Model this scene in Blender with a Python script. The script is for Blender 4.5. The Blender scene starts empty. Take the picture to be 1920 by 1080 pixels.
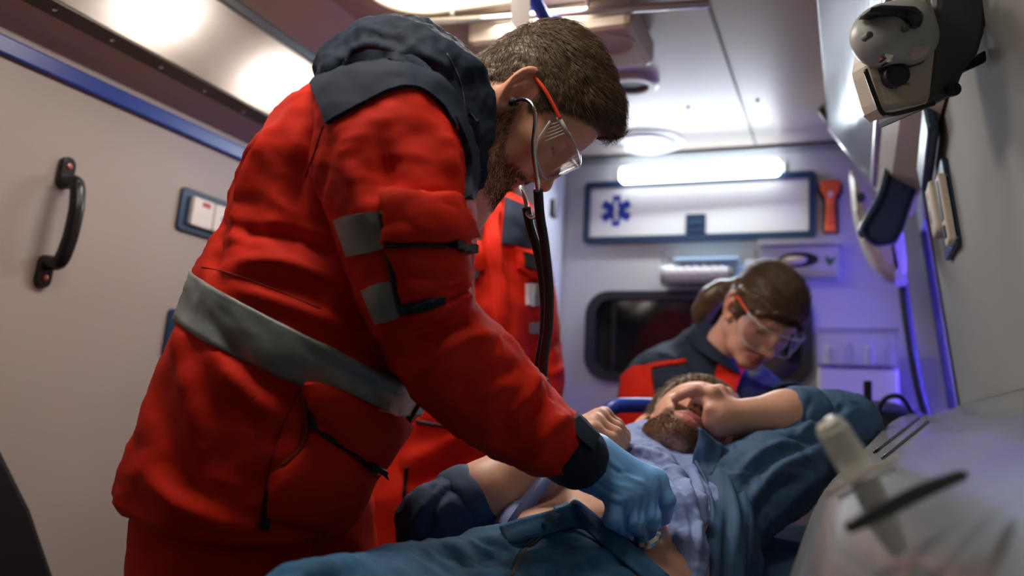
import bpy, bmesh, math, random
import numpy as np
from mathutils import Vector, Matrix, noise
from mathutils.bvhtree import BVHTree
random.seed(7); rng = np.random.default_rng(7)
scn = bpy.context.scene
col = scn.collection
# ---------------------------------------------------------------- camera
FPX = 1620.0
def _d(x, y):
    v = np.array([x - 960.0, y - 540.0, FPX]); return v / np.linalg.norm(v)
_Y = _d(1604, 813); _Z = _d(1530, -10400); _Z = _Z - _Y * (_Z @ _Y); _Z /= np.linalg.norm(_Z); _X = np.cross(_Y, _Z)
CM = np.array([_X, _Y, _Z])            # columns: camera right, down, forward in vehicle axes
CAM = np.array([0.0, 0.0, 1.05])
CR, CD, CF = CM[:, 0], CM[:, 1], CM[:, 2]
cd = bpy.data.cameras.new('camera'); cam = bpy.data.objects.new('camera', cd); col.objects.link(cam)
cd.sensor_width = 36; cd.lens = 36 * FPX / 1920; cd.clip_start = 0.02
cam.matrix_world = Matrix(((CR[0], -CD[0], -CF[0], CAM[0]), (CR[1], -CD[1], -CF[1], CAM[1]), (CR[2], -CD[2], -CF[2], CAM[2]), (0, 0, 0, 1)))
cd.dof.use_dof = True; cd.dof.focus_distance = 1.08; cd.dof.aperture_fstop = 2.6
scn.camera = cam
# ---------------------------------------------------------------- light
scn.view_settings.view_transform = 'Standard'; scn.view_settings.look = 'None'
scn.view_settings.gamma = 1; scn.view_settings.use_curve_mapping = False
scn.view_settings.exposure = 0.0
w = bpy.data.worlds.new('world'); scn.world = w; w.use_nodes = True
w.node_tree.nodes['Background'].inputs[0].default_value = (0.02, 0.025, 0.06, 1)
w.node_tree.nodes['Background'].inputs[1].default_value = 0.3
def area(name, loc, target, size, power, color, sy=None, spread=math.pi):
    l = bpy.data.lights.new(name, 'AREA'); l.energy = power; l.color = color; l.size = size; l.spread = spread
    if sy: l.shape = 'RECTANGLE'; l.size_y = sy
    o = bpy.data.objects.new(name, l); col.objects.link(o); o.location = loc
    o.rotation_euler = (Vector(target) - Vector(loc)).to_track_quat('-Z', 'Y').to_euler(); return o
# added unseen roof lamp lighting the near figures from above, blue beacon light coming in at the sliding door
area('added_roof_light', (-0.50, 0.66, 1.85), (-0.50, 0.74, 0.0), 0.5, 4.2, (1, 0.88, 0.76), 0.2)
area('roof_lamp_light_middle', (-0.62, 1.42, 1.85), (-0.55, 1.4, 0.0), 0.5, 11.0, (1, 0.89, 0.78), 0.2)
area('tube_lamp_light', (-0.45, 2.5, 1.79), (-0.42, 1.6, 0.9), 0.46, 4.4, (0.86, 0.95, 1.0), 0.05)
area('beacon_light', (0.62, 2.28, 1.28), (-0.1, 2.6, 1.2), 0.22, 75.0, (0.11, 0.08, 1.0), 0.22)

# ---------------------------------------------------------------- pixel helpers (1920 x 1080)
def ray(px, py): return CM @ np.array([(px - 960.0) / FPX, (py - 540.0) / FPX, 1.0])
def W(px, py, d): return CAM + ray(px, py) * d
def onX(px, py, x): r = ray(px, py); return CAM + r * ((x - CAM[0]) / r[0])
def onY(px, py, y): r = ray(px, py); return CAM + r * ((y - CAM[1]) / r[1])
def onZ(px, py, z): r = ray(px, py); return CAM + r * ((z - CAM[2]) / r[2])
def V(p): return Vector((float(p[0]), float(p[1]), float(p[2])))
# ---------------------------------------------------------------- materials
MATS = {}
def mat(name, c, rough=0.5, metal=0.0, bump=0.0, bscale=200.0, var=0.0, vscale=8.0, trans=0.0, ior=1.45, emit=None, es=0.0, alpha=1.0,
        attr=None, sheen=0.0, sss=0.0, weave=0.0, coat=0.0, spec=None):
    if name in MATS: return MATS[name]
    m = bpy.data.materials.new(name); m.use_nodes = True; nt = m.node_tree; b = nt.nodes['Principled BSDF']
    b.inputs['Base Color'].default_value = (*c, 1); b.inputs['Roughness'].default_value = rough; b.inputs['Metallic'].default_value = metal
    b.inputs['Transmission Weight'].default_value = trans; b.inputs['IOR'].default_value = ior; b.inputs['Alpha'].default_value = alpha
    b.inputs['Coat Weight'].default_value = coat; b.inputs['Coat Roughness'].default_value = 0.08
    if spec is not None: b.inputs['Specular IOR Level'].default_value = spec
    if sheen: b.inputs['Sheen Weight'].default_value = sheen; b.inputs['Sheen Roughness'].default_value = 0.4
    if sss:
        b.inputs['Subsurface Weight'].default_value = sss; b.inputs['Subsurface Radius'].default_value = (1, 0.35, 0.2); b.inputs['Subsurface Scale'].default_value = 0.006
    if emit: b.inputs['Emission Color'].default_value = (*emit, 1); b.inputs['Emission Strength'].default_value = es
    N = nt.nodes.new; L = nt.links.new
    tc = N('ShaderNodeTexCoord')
    src = None
    if attr:
        a = N('ShaderNodeAttribute'); a.attribute_name = attr; src = a.outputs['Color']
    if var:
        n = N('ShaderNodeTexNoise'); n.inputs['Scale'].default_value = vscale; n.inputs['Detail'].default_value = 5
        L(tc.outputs['Object'], n.inputs['Vector'])
        mr = N('ShaderNodeMapRange'); mr.inputs[1].default_value = 0.3; mr.inputs[2].default_value = 0.7
        mr.inputs[3].default_value = 1 - var; mr.inputs[4].default_value = 1 + var; L(n.outputs['Fac'], mr.inputs[0])
        mx = N('ShaderNodeMix'); mx.data_type = 'RGBA'; mx.blend_type = 'MULTIPLY'; mx.inputs[0].default_value = 1
        if src: L(src, mx.inputs[6])
        else: mx.inputs[6].default_value = (*c, 1)
        cc = N('ShaderNodeCombineColor'); [L(mr.outputs[0], cc.inputs[i]) for i in range(3)]
        L(cc.outputs[0], mx.inputs[7]); src = mx.outputs[2]
    if src: L(src, b.inputs['Base Color'])
    if bump or weave:
        n = N('ShaderNodeTexNoise'); n.inputs['Scale'].default_value = bscale; n.inputs['Detail'].default_value = 4
        L(tc.outputs['Object'], n.inputs['Vector'])
        bp = N('ShaderNodeBump'); bp.inputs['Strength'].default_value = bump; bp.inputs['Distance'].default_value = 0.003
        L(n.outputs['Fac'], bp.inputs['Height']); last = bp
        if weave:
            wv = N('ShaderNodeTexWave'); wv.inputs['Scale'].default_value = 380; wv.bands_direction = 'DIAGONAL'
            L(tc.outputs['Object'], wv.inputs['Vector'])
            b2 = N('ShaderNodeBump'); b2.inputs['Strength'].default_value = weave; b2.inputs['Distance'].default_value = 0.0006
            L(wv.outputs['Fac'], b2.inputs['Height']); L(bp.outputs[0], b2.inputs['Normal']); last = b2
        L(last.outputs[0], b.inputs['Normal'])
    MATS[name] = m; return m
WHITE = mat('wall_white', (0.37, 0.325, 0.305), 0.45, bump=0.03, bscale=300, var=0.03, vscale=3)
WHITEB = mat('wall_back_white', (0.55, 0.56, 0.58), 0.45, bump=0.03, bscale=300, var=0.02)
CEIL = mat('ceiling_plastic', (0.43, 0.37, 0.33), 0.40, spec=.3, var=0.03, vscale=3)
CREAM = mat('cream_plastic', (0.44, 0.375, 0.30), 0.42, var=0.04)
GREYP = mat('grey_panel', (0.20, 0.205, 0.20), 0.8, bump=0.03, bscale=300, var=0.03)
BLUE = mat('blue_plastic', (0.012, 0.045, 0.32), 0.3)
NAVYP = mat('navy_plastic', (0.008, 0.03, 0.075), 0.4)
BLACK = mat('black_plastic', (0.008, 0.009, 0.011), 0.28)
RUBBER = mat('black_rubber', (0.01, 0.011, 0.014), 0.6)
STEEL = mat('brushed_steel', (0.62, 0.58, 0.56), 0.34, 1.0, bump=0.02, bscale=60)
CHROME = mat('chrome', (0.75, 0.75, 0.76), 0.12, 1.0)
DARKRAIL = mat('dark_anodised_rail', (0.09, 0.075, 0.065), 0.4, 0.6)
WPLAST = mat('white_plastic', (0.72, 0.70, 0.68), 0.35)
GLASS = mat('clear_plastic', (1, 1, 1), 0.03, trans=1.0, ior=1.35)
DARKGLASS = mat('dark_tinted_glass', (0.006, 0.008, 0.01), 0.06, spec=0.6)
FLOORM = mat('floor_vinyl', (0.06, 0.065, 0.07), 0.5, bump=0.05, bscale=150, var=0.1)
LAMPW = mat('lamp_diffuser_white', (1, 1, 1), 0.5, emit=(0.86, 0.95, 1.0), es=9.0)
LAMPT = mat('lamp_trough_led', (1, 1, 1), 0.5, emit=(1.0, 0.94, 0.88), es=25.0)
LAMPY = mat('lamp_diffuser_warm', (1, 1, 1), 0.5, emit=(1.0, 0.9, 0.62), es=2.6)
# ---------------------------------------------------------------- objects
def tag(o, label=None, cat=None, group=None, kind=None):
    if label: o['label'] = label
    if cat: o['category'] = cat
    if group: o['group'] = group
    if kind: o['kind'] = kind
    return o
def link(o, parent=None):
    col.objects.link(o)
    if parent is not None:
        o.parent = parent
        m = Matrix.Identity(4); q = parent
        while q is not None:
            m = Matrix.LocRotScale(q.location, q.rotation_euler, None) @ m; q = q.parent
        o.matrix_parent_inverse = m.inverted() if False else Matrix.Identity(4)
        o.matrix_basis = m.inverted() @ o.matrix_basis
    return o
def empty(name, loc, label=None, cat=None, group=None):
    o = bpy.data.objects.new(name, None); o.location = V(loc); o.empty_display_size = 0.05; col.objects.link(o)
    return tag(o, label, cat, group)
def obj(name, verts, faces, m, parent=None, smooth=False, label=None, cat=None, group=None, kind=None):
    me = bpy.data.meshes.new(name)
    me.from_pydata([tuple(map(float, v)) for v in verts], [], [tuple(map(int, f)) for f in faces]); me.update()
    if m: me.materials.append(m)
    if smooth: me.polygons.foreach_set('use_smooth', [True] * len(me.polygons))
    o = bpy.data.objects.new(name, me); link(o, parent); return tag(o, label, cat, group, kind)
def bmobj(name, bm, m, parent=None, smooth=False, **k):
    bmesh.ops.recalc_face_normals(bm, faces=bm.faces)
    me = bpy.data.meshes.new(name); bm.to_mesh(me); bm.free(); me.materials.append(m)
    if smooth: me.polygons.foreach_set('use_smooth', [True] * len(me.polygons))
    o = bpy.data.objects.new(name, me); link(o, parent); return tag(o, k.get('label'), k.get('cat'), k.get('group'), k.get('kind'))
def frame(o, x, y, z=None):            # 4x4 from origin and axes
    x = np.array(x, float); x /= np.linalg.norm(x); y = np.array(y, float); y -= x * (x @ y); y /= np.linalg.norm(y)
    zz = np.cross(x, y); return Matrix([[x[i], y[i], zz[i], o[i]] for i in range(3)] + [[0, 0, 0, 1]])
def box(name, c, size, m, parent=None, bevel=0.003, F=None, seg=2, **k):
    """rounded box: centre c, full size, optional frame matrix F (rotation) """
    bm = bmesh.new(); bmesh.ops.create_cube(bm, size=1)
    for v in bm.verts: v.co = Vector((v.co.x * size[0], v.co.y * size[1], v.co.z * size[2]))
    if bevel: bmesh.ops.bevel(bm, geom=bm.edges[:], offset=min(bevel, 0.45 * min(size)), segments=seg, affect='EDGES', profile=0.5)
    M4 = Matrix.Translation(V(c)) @ (F.to_3x3().to_4x4() if F is not None else Matrix.Identity(4))
    bmesh.ops.transform(bm, matrix=M4, verts=bm.verts); return bmobj(name, bm, m, parent, **k)
def bx(name, lo, hi, m, parent=None, bevel=0.003, **k):
    lo = np.array(lo, float); hi = np.array(hi, float); a = np.minimum(lo, hi); b = np.maximum(lo, hi)
    return box(name, (a + b) / 2, b - a, m, parent, bevel, **k)
def slab(name, quad, n, th, m, parent=None, bevel=0.0, **k):
    """polygon (list of 3-D points) extruded by th along n"""
    bm = bmesh.new(); n = V(n).normalized() * th
    a = [bm.verts.new(V(p)) for p in quad]; b = [bm.verts.new(V(p) + n) for p in quad]
    bm.faces.new(a); bm.faces.new(b[::-1])
    for i in range(len(a)): j = (i + 1) % len(a); bm.faces.new((a[i], a[j], b[j], b[i]))
    if bevel: bmesh.ops.recalc_face_normals(bm, faces=bm.faces); bmesh.ops.bevel(bm, geom=bm.edges[:], offset=bevel, segments=2, affect='EDGES', profile=0.5)
    return bmobj(name, bm, m, parent, **k)
def spline(pts, n):
    """Catmull-Rom through rows of pts -> n samples"""
    p = np.array(pts, float); k = len(p)
    if k == 2: t = np.linspace(0, 1, n)[:, None]; return p[0] * (1 - t) + p[1] * t
    q = np.vstack([2 * p[0] - p[1], p, 2 * p[-1] - p[-2]]); u = np.linspace(0, k - 1 - 1e-9, n); i = u.astype(int); t = (u - i)[:, None]
    a, b, c, d = q[i], q[i + 1], q[i + 2], q[i + 3]
    return 0.5 * (2 * b + (c - a) * t + (2 * a - 5 * b + 4 * c - d) * t * t + (3 * b - a - 3 * c + d) * t ** 3)
def tubeverts(pts, r, sides=10, flat=None):
    pts = np.array(pts, float); n = len(pts); r = np.broadcast_to(np.array(r, float), (n,))
    T = np.gradient(pts, axis=0); T /= np.linalg.norm(T, axis=1)[:, None] + 1e-12
    up = np.array([0, 0, 1.0]) if abs(T[0][2]) < 0.9 else np.array([1.0, 0, 0])
    vs = []; N = np.cross(T[0], up)
    for i in range(n):
        N = N - T[i] * (N @ T[i]); N /= np.linalg.norm(N) + 1e-12; B = np.cross(T[i], N)
        for s in range(sides):
            a = 2 * math.pi * s / sides; vs.append(pts[i] + r[i] * (math.cos(a) * N + math.sin(a) * B))
    fs = []
    for i in range(n - 1):
        for s in range(sides):
            t = (s + 1) % sides; fs.append((i * sides + s, i * sides + t, (i + 1) * sides + t, (i + 1) * sides + s))
    fs.append(tuple(range(sides))[::-1]); fs.append(tuple((n - 1) * sides + s for s in range(sides)))
    return vs, fs
def tube(name, pts, r, m, parent=None, n=None, sides=10, **k):
    if n: pts = spline(pts, n); r = np.interp(np.linspace(0, 1, n), np.linspace(0, 1, len(np.atleast_1d(r))), np.atleast_1d(r)) if np.ndim(r) else r
    v, f = tubeverts(pts, r, sides); return obj(name, v, f, m, parent, smooth=True, **k)
def disc(name, c, n, prof, m, parent=None, seg=32, sx=1.0, xax=None, **k):
    """lathe: prof = [(radius, height along n)], elliptical with sx"""
    n = np.array(n, float); n /= np.linalg.norm(n); a = np.array(xax if xax is not None else ([1, 0, 0] if abs(n[0]) < .9 else [0, 1, 0]), float)
    a -= n * (a @ n); a /= np.linalg.norm(a); b = np.cross(n, a); vs = []; fs = []
    for r, h in prof:
        for s in range(seg):
            t = 2 * math.pi * s / seg; vs.append(np.array(c) + n * h + a * r * sx * math.cos(t) + b * r * math.sin(t))
    for i in range(len(prof) - 1):
        for s in range(seg): t = (s + 1) % seg; fs.append((i * seg + s, i * seg + t, (i + 1) * seg + t, (i + 1) * seg + s))
    fs.append(tuple(range(seg))[::-1]); fs.append(tuple((len(prof) - 1) * seg + s for s in range(seg)))
    bm = bmesh.new(); bv = [bm.verts.new(V(v)) for v in vs]
    for f in fs:
        try: bm.faces.new([bv[i] for i in f])
        except ValueError: pass
    o = bmobj(name, bm, m, parent, smooth=False, **k)
    return o
def rrect(cx, cy, hw, hh, r, n=6):
    pts = []
    for (sx, sy, a0) in ((1, 1, 0), (-1, 1, 90), (-1, -1, 180), (1, -1, 270)):
        for i in range(n + 1):
            a = math.radians(a0 + 90 * i / n); pts.append((cx + sx * (hw - r) + r * math.cos(a), cy + sy * (hh - r) + r * math.sin(a)))
    return pts
def ring(name, outer, inner, th, F, m, parent=None, **k):
    """frame between two 2-D outlines of equal length, in the plane of frame F, thickness th along its z"""
    n = len(outer); vs = [F @ Vector((p[0], p[1], z)) for z in (0, th) for L in (outer, inner) for p in L]; fs = []
    for i in range(n):
        j = (i + 1) % n; o0, i0, o1, i1 = 0, n, 2 * n, 3 * n
        fs += [(o0 + i, o0 + j, i0 + j, i0 + i), (o1 + j, o1 + i, i1 + i, i1 + j), (o0 + j, o0 + i, o1 + i, o1 + j), (i0 + i, i0 + j, i1 + j, i1 + i)]
    bm = bmesh.new(); bv = [bm.verts.new(v) for v in vs]
    for f in fs: bm.faces.new([bv[i] for i in f])
    return bmobj(name, bm, m, parent, **k)
def plate(name, outline, th, F, m, parent=None, z0=0.0, bevel=0.0, **k):
    return slab(name, [F @ Vector((p[0], p[1], z0)) for p in outline], (F.to_3x3() @ Vector((0, 0, 1))), th, m, parent, bevel, **k)
# ================================================================ the vehicle body
def onP(px, py, n, c):
    r = ray(px, py); n = np.array(n, float); return CAM + r * ((c - CAM @ n) / (r @ n))
YB, YF = 2.60, -1.25          # back wall, wall behind the camera
LN, LC = (1, 0, -0.068), -1.4608        # left wall plane
RN, RC = (1, 0, 0.13), 0.3456           # right wall plane (leans inwards)
def XL(z): return LC + 0.068 * z
def XR(z): return RC - 0.13 * z
def struct(o, label=None): o['kind'] = 'structure'; return o
struct(bx('floor', (-1.5, YF, -0.06), (0.62, YB + .05, 0.0), FLOORM, bevel=0))
struct(bx('ceiling', (-1.12, YF, 1.88), (0.3, YB + .05, 1.93), CEIL, bevel=0))
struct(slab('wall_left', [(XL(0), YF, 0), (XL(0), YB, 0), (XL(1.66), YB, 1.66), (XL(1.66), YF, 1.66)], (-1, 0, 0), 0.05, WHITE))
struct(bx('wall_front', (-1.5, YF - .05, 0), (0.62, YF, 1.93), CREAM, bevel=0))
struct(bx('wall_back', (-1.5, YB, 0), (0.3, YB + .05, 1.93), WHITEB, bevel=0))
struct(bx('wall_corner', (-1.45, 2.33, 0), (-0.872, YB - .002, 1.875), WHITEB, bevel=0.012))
# coving, rail, trough above the left wall
struct(slab('trim_1', [(-1.352, YF, 1.66), (-1.352, 2.33, 1.66), (-1.25, 2.33, 1.692), (-1.25, YF, 1.692)], (-.3, 0, 1), 0.05, CREAM))
strip = tag(slab('blue_rail', [(XL(1.612) + .001, YF + .01, 1.612), (XL(1.612) + .001, 2.3, 1.612), (XL(1.645) + .001, 2.3, 1.645), (XL(1.645) + .001, YF + .01, 1.645)], (1, 0, 0), 0.012, BLUE, bevel=0.004),
            'long blue plastic rail along the top of the left wall', 'rail')
t = empty('screw_rail', (-1.25, 1.0, 1.69), 'dark screwed metal rail between the beige coving and the steel trough', 'rail')
rl = slab('rail_bar', [(-1.268, YF + .01, 1.688), (-1.268, 2.3, 1.688), (-1.236, 2.3, 1.700), (-1.236, YF + .01, 1.700)], (.3, 0, -1), 0.008, DARKRAIL, t, bevel=0.002)
for px, py in ((103, 18), (210, 75), (302, 126), (384, 170), (456, 209)):
    p = onZ(px, py, 1.685); disc('screw', (p[0], p[1], 1.686), (.3, 0, -1), [(0.004, -.002), (0.004, 0.002), (0.002, 0.003)], CHROME, t, 10)
PA, PB = np.array((-1.25, 0, 1.70)), np.array((-1.112, 0, 1.80))
pn = np.array((.1, 0, -.138)); pn /= np.linalg.norm(pn)
def onT(px, py): return onP(px, py, pn, pn @ PA)
t = empty('lamp_trough', (-1.18, 1.0, 1.75), 'brushed steel light trough running under the ceiling on the left', 'light')
TRL = bpy.data.materials.new('trough_cover_translucent'); TRL.use_nodes = True; nt_ = TRL.node_tree; nt_.nodes.clear()
_o = nt_.nodes.new('ShaderNodeOutputMaterial'); _m = nt_.nodes.new('ShaderNodeMixShader'); _m2 = nt_.nodes.new('ShaderNodeMixShader'); _t = nt_.nodes.new('ShaderNodeBsdfTranslucent'); _d2 = nt_.nodes.new('ShaderNodeBsdfDiffuse'); _g = nt_.nodes.new('ShaderNodeBsdfGlossy')
_t.inputs[0].default_value = (.85, .80, .76, 1); _d2.inputs[0].default_value = (.55, .50, .47, 1); _g.inputs[0].default_value = (.8, .76, .74, 1); _g.inputs[1].default_value = .3; _m.inputs[0].default_value = .45; _m2.inputs[0].default_value = .15
nt_.links.new(_t.outputs[0], _m.inputs[1]); nt_.links.new(_d2.outputs[0], _m.inputs[2]); nt_.links.new(_m.outputs[0], _m2.inputs[1]); nt_.links.new(_g.outputs[0], _m2.inputs[2]); nt_.links.new(_m2.outputs[0], _o.inputs[0])
obj('trough_cover', [PA + (0, YF + .01, 0), PA + (0, 2.3, 0), PB + (0, 2.3, 0), PB + (0, YF + .01, 0)], [(0, 1, 2, 3)], TRL, t)
slab('trough_housing', [PA + (0, YF + .01, 0) - pn * .045, PA + (0, 2.3, 0) - pn * .045, PB + (0, 2.3, 0) - pn * .045, PB + (0, YF + .01, 0) - pn * .045], -pn, 0.01, WPLAST, t)
FT = frame(PA, (0, 1, 0), PB - PA)
def tcoord(px, py): q = FT.inverted() @ V(onT(px, py)); return q.x, q.y
a0 = tcoord(520, 150); a1 = tcoord(290, 25)
hw = abs(a0[0] - a1[0])
for k in range(-4, 3):
    y = a0[0] + k * hw
    if y > 2.1 or y < -1.0: continue
    dl = plate('led_module', rrect(y, 0.088, 0.050, 0.030, 0.006), 0.004, FT, LAMPT, t, z0=(1 if FT.to_3x3().col[2].z > 0 else -1) * .026)
struct(slab('trim_2', [(-1.125, YF, 1.80), (-1.125, 2.33, 1.80), (-1.10, 2.33, 1.79), (-1.10, YF, 1.79)], (0.2, 0, 1), 0.022, mat('grey_trim', (0.10, 0.11, 0.13), .35, .5), bevel=0.004))
struct(slab('trim_7', [(-1.118, YF, 1.815), (-1.118, 2.33, 1.815), (-1.0, 2.33, 1.879), (-1.0, YF, 1.879)], (-.5, 0, 1), 0.02, CEIL))
# ceiling seams
for k, (a, b) in enumerate((((1330, 20), (1420, 280)), ((700, 0), (800, 58)))):
    p, q = onZ(*a, 1.879), onZ(*b, 1.879)
    if k == 0: p = (q[0], p[1] - 1.2, 0); q = (q[0], YB - .005, 0)
    o = struct(bx('trim_%d' % (3 + k), (p[0] - .0025, p[1], 1.8775), (p[0] + .0025 if k else q[0] + .0025, q[1], 1.8805), mat('seam', (.16, .13, .12), .6), bevel=0))
# ceiling box with round grille
q = onZ(1228, 138, 1.80); q2 = onZ(1192, 34, 1.80); ql = onZ(895, 60, 1.80)
t = empty('ceiling_console', (q[0] - .2, q[1] - .15, 1.88), 'beige plastic console box on the ceiling above the leaning man', 'console')
ql = onZ(905, 128, 1.80); bx('housing', (ql[0], q2[1] + .05, 1.815), (q[0], q[1], 1.879), CREAM, t, 0.016)
c = onZ(1145, 97, 1.799)
disc('grille_ring', (c[0], c[1], 1.815), (0, 0, -1), [(0.050, -.002), (0.050, 0.003), (0.044, 0.003), (0.042, 0.001)], CEIL, t, 32)
# round vent and disc
c = onZ(1185, 163, 1.87)
t = empty('round_vent', (c[0], c[1], 1.88), 'round beige ceiling vent with dark opening', 'vent')
disc('vent_ring', (c[0], c[1], 1.88), (0, 0, -1), [(0.066, 0), (0.066, 0.008), (0.058, 0.013), (0.042, 0.013), (0.040, 0.004)], CREAM, t, 40)
disc('vent_hole', (c[0], c[1], 1.8795), (0, 0, -1), [(0.0405, 0), (0.0405, 0.0065)], RUBBER, t, 32)
c = onZ(1210, 271, 1.87)
t = empty('round_ceiling_disc', (c[0], c[1], 1.88), 'shallow white round fitting on the ceiling before the tube lamp', 'fitting')
disc('rim', (c[0], c[1], 1.88), (0, 0, -1), [(0.115, 0), (0.115, 0.004), (0.100, 0.008)], WPLAST, t, 48)
disc('dome', (c[0], c[1], 1.872), (0, 0, -1), [(0.090, 0), (0.088, 0.006), (0.06, 0.010), (0.01, 0.011)], WPLAST, t, 48)
disc('knob', (c[0], c[1], 1.861), (0, 0, -1), [(0.005, 0), (0.005, 0.005), (0.003, .006)], CHROME, t, 12)
for px, py in ((1290, 203), (1420, 190)):
    c = onZ(px, py, 1.878); tag(disc('ceiling_screw', (c[0], c[1], 1.88), (0, 0, -1), [(0.005, 0), (0.005, 0.003), (0.002, 0.004)], DARKRAIL, None, 10),
        'small dark screw in the ceiling ' + ('left of the seam' if px < 1400 else 'right of the seam'), 'screw')
# ceiling lamp, infusion rail, bracket, blue handrail
a = onZ(905, 20, 1.868)
t = empty('ceiling_lamp', (-.65, a[1] - .2, 1.88), 'warm lit ceiling lamp by the ceiling rail at the top edge of the view', 'lamp')
FL = frame((a[0] - .02, a[1] - .155, 1.88), (1, 0, 0), (0, -1, 0))
ring('bezel', rrect(0, 0, .20, .165, .12, 10), rrect(0, 0, .175, .14, .10, 10), 0.014, FL, CREAM, t)
plate('diffuser', rrect(0, 0, .175, .14, .10, 10), 0.009, FL, LAMPY, t)
t = empty('ceiling_lamp', (-.50, .66, 1.88), 'added unseen ceiling lamp above the leaning man nearest the camera', 'lamp')  # fixture for the added roof light, out of view
FL = frame((-.50, .66, 1.88), (1, 0, 0), (0, -1, 0))
ring('bezel', rrect(0, 0, .29, .14, .10, 10), rrect(0, 0, .265, .115, .08, 10), 0.014, FL, CREAM, t)
plate('diffuser', rrect(0, 0, .265, .115, .08, 10), 0.009, FL, LAMPY, t)
p, q = onZ(787, 43, 1.845), onZ(1330, 6, 1.845)
t = empty('infusion_rail', ((p[0] + q[0]) / 2, (p[1] + q[1]) / 2, 1.88), 'slim metal rail across the ceiling with black end cap', 'rail')
q = np.array((q[0], q[1], q[2]))
tube('bar', [p, q], 0.008, STEEL, t, sides=12)
tube('end_cap', [p, p + (p - q) * -0.012], 0.0095, BLACK, t, sides=12)
for s in (.12, .6, .95): m_ = p + (q - p) * s; tube('standoff', [m_, (m_[0], m_[1], 1.8795)], 0.005, STEEL, t, sides=8)
c = W(976, 32, 1.50); FB = frame(c, CR, -CD)
t = empty('hook_bracket', c, 'white rounded hook tab hanging from the ceiling rail', 'bracket')
plate('tab', rrect(0, 0.012, 0.0165, 0.032, 0.0160, 8), 0.006, FB, WPLAST, t)
disc('rivet', W(976, 38, 1.499), -CF, [(0.004, -.001), (0.004, 0.002), (.002, .003)], CHROME, t, 12)
a, b = onZ(985, -30, 1.812), onZ(1062, 105, 1.812)
t = empty('blue_handrail', a, 'blue grab tube under the ceiling running back from the rail', 'handrail')
tube('tube_bar', [a, b], 0.0125, BLUE, t, sides=16); tube('post', [b, (b[0], b[1], 1.879)], 0.009, BLUE, t, sides=12)
# ---------------------------------------------------------------- left wall fittings
def lw(px, py, off=0.0): p = onP(px, py, LN, LC); return p + np.array((1, 0, -.068)) * off
up = np.array((0.068, 0, 1)); up /= np.linalg.norm(up)
a, b = lw(118, 330), lw(80, 503); nrm = np.array((1, 0, -.068)); nrm /= np.linalg.norm(nrm)
ax = (a - b) / np.linalg.norm(a - b); fwdL = np.array((0, 1.0, 0))
t = empty('grab_handle', (a + b) / 2, 'black plastic grab handle on the left wall', 'handle')
e = 0.050
tube('grip', [a - ax * .012, a - ax * .014 + nrm * e * .75, a - ax * .05 + nrm * e, (a + b) / 2 + nrm * e * 1.05, b + ax * .05 + nrm * e, b + ax * .014 + nrm * e * .75, b + ax * .012], 0.0135, BLACK, t, n=48, sides=14)
for p, s in ((a, 1), (b, -1)):
    F = frame(p + ax * s * .006, fwdL, ax); F = frame(p + ax * s * .006, ax, -fwdL)
    z = F.to_3x3().col[2].x; f_ = plate('foot', rrect(0, 0, 0.030, 0.0155, 0.015, 8), 0.012 * (1 if z > 0 else -1), F, BLACK, t, bevel=0.003)
    disc('screw', p + ax * s * .018 + nrm * .012, nrm, [(0.006, 0), (0.006, 0.0015), (0.003, .0025)], mat('brass_screw', (.3, .12, .1), .4, 1), f_, 12)
def rocker_plate(name, c4, label, cat, rockers=True):
    c = sum(c4) / 4; x = (c4[1] - c4[0]) / np.linalg.norm(c4[1] - c4[0]); x = np.array((0, 1.0, 0)); F = frame(c, x, up)
    if F.to_3x3().col[2].x < 0: F = frame(c, -x, up)
    sgn = 1 if F.to_3x3().col[0].y > 0 else -1
    wd = np.linalg.norm(c4[1] - c4[0]); hh = np.linalg.norm(c4[3] - c4[0])
    t = empty(name, c, label, cat)
    plate('back_plate', rrect(0, 0, wd / 2, hh / 2, 0.012), 0.008, F, NAVYP, t, bevel=0.002)
    return t, F, wd, hh, sgn
tl, bl = lw(343, 350), lw(322, 427); up_len = np.linalg.norm(tl - bl); e = np.array((0, .235, 0))
t, F, wd, hh, sg = rocker_plate('switch_panel', [tl, tl + e, bl + e, bl], 'navy wall plate with two white square rocker switches behind the leaning man', 'switch')
for k in range(3):
    xx = sg * (-wd / 2 + .026 + .033 + k * .069)
    o = plate('rocker', rrect(xx, 0, .0325, hh * .33, .004, 3), 0.014, F, WPLAST, t, z0=.006, bevel=.003)
    if k == 0: plate('red_mark', rrect(xx + sg * .006, hh * .21, .013, .0055, .002, 2), 0.0004, F, mat('red_print', (.5, .08, .07), .5), o, z0=.0201)
    if k == 1: disc('key_hole', F @ Vector((xx, 0, .0195)), F.to_3x3().col[2], [(0.009, 0), (0.009, .0012), (.006, .0005)], mat('dark_green', (.0, .03, .018), .4), o, 20)
tl, bl = lw(318, 578), lw(296, 668)
rocker_plate('wall_plate', [tl, tl + e, bl + e, bl], 'second navy wall plate low on the left wall, mostly hidden', 'plate')
# dark tail edge of the seat at the lower left corner
p = lw(0, 945, .02)
t = empty('folded_seat', lw(0, 1080), 'black folded seat edge at the lower left corner', 'seat')
slab('cushion', [lw(-160, 620, .03), lw(-60, 830, .03), lw(0, 945, .03), lw(48, 1080, .03), lw(95, 1210, .03), lw(-160, 1210, .03)], (1, 0, 0), 0.05, mat('black_vinyl', (.006, .006, .007), .55), t, bevel=.012)
slab('hinge_plate', [lw(-150, 700, .004), lw(-80, 820, .004), lw(40, 1190, .004), lw(-150, 1190, .004)], (1, 0, 0), 0.028, RUBBER, t)
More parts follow.
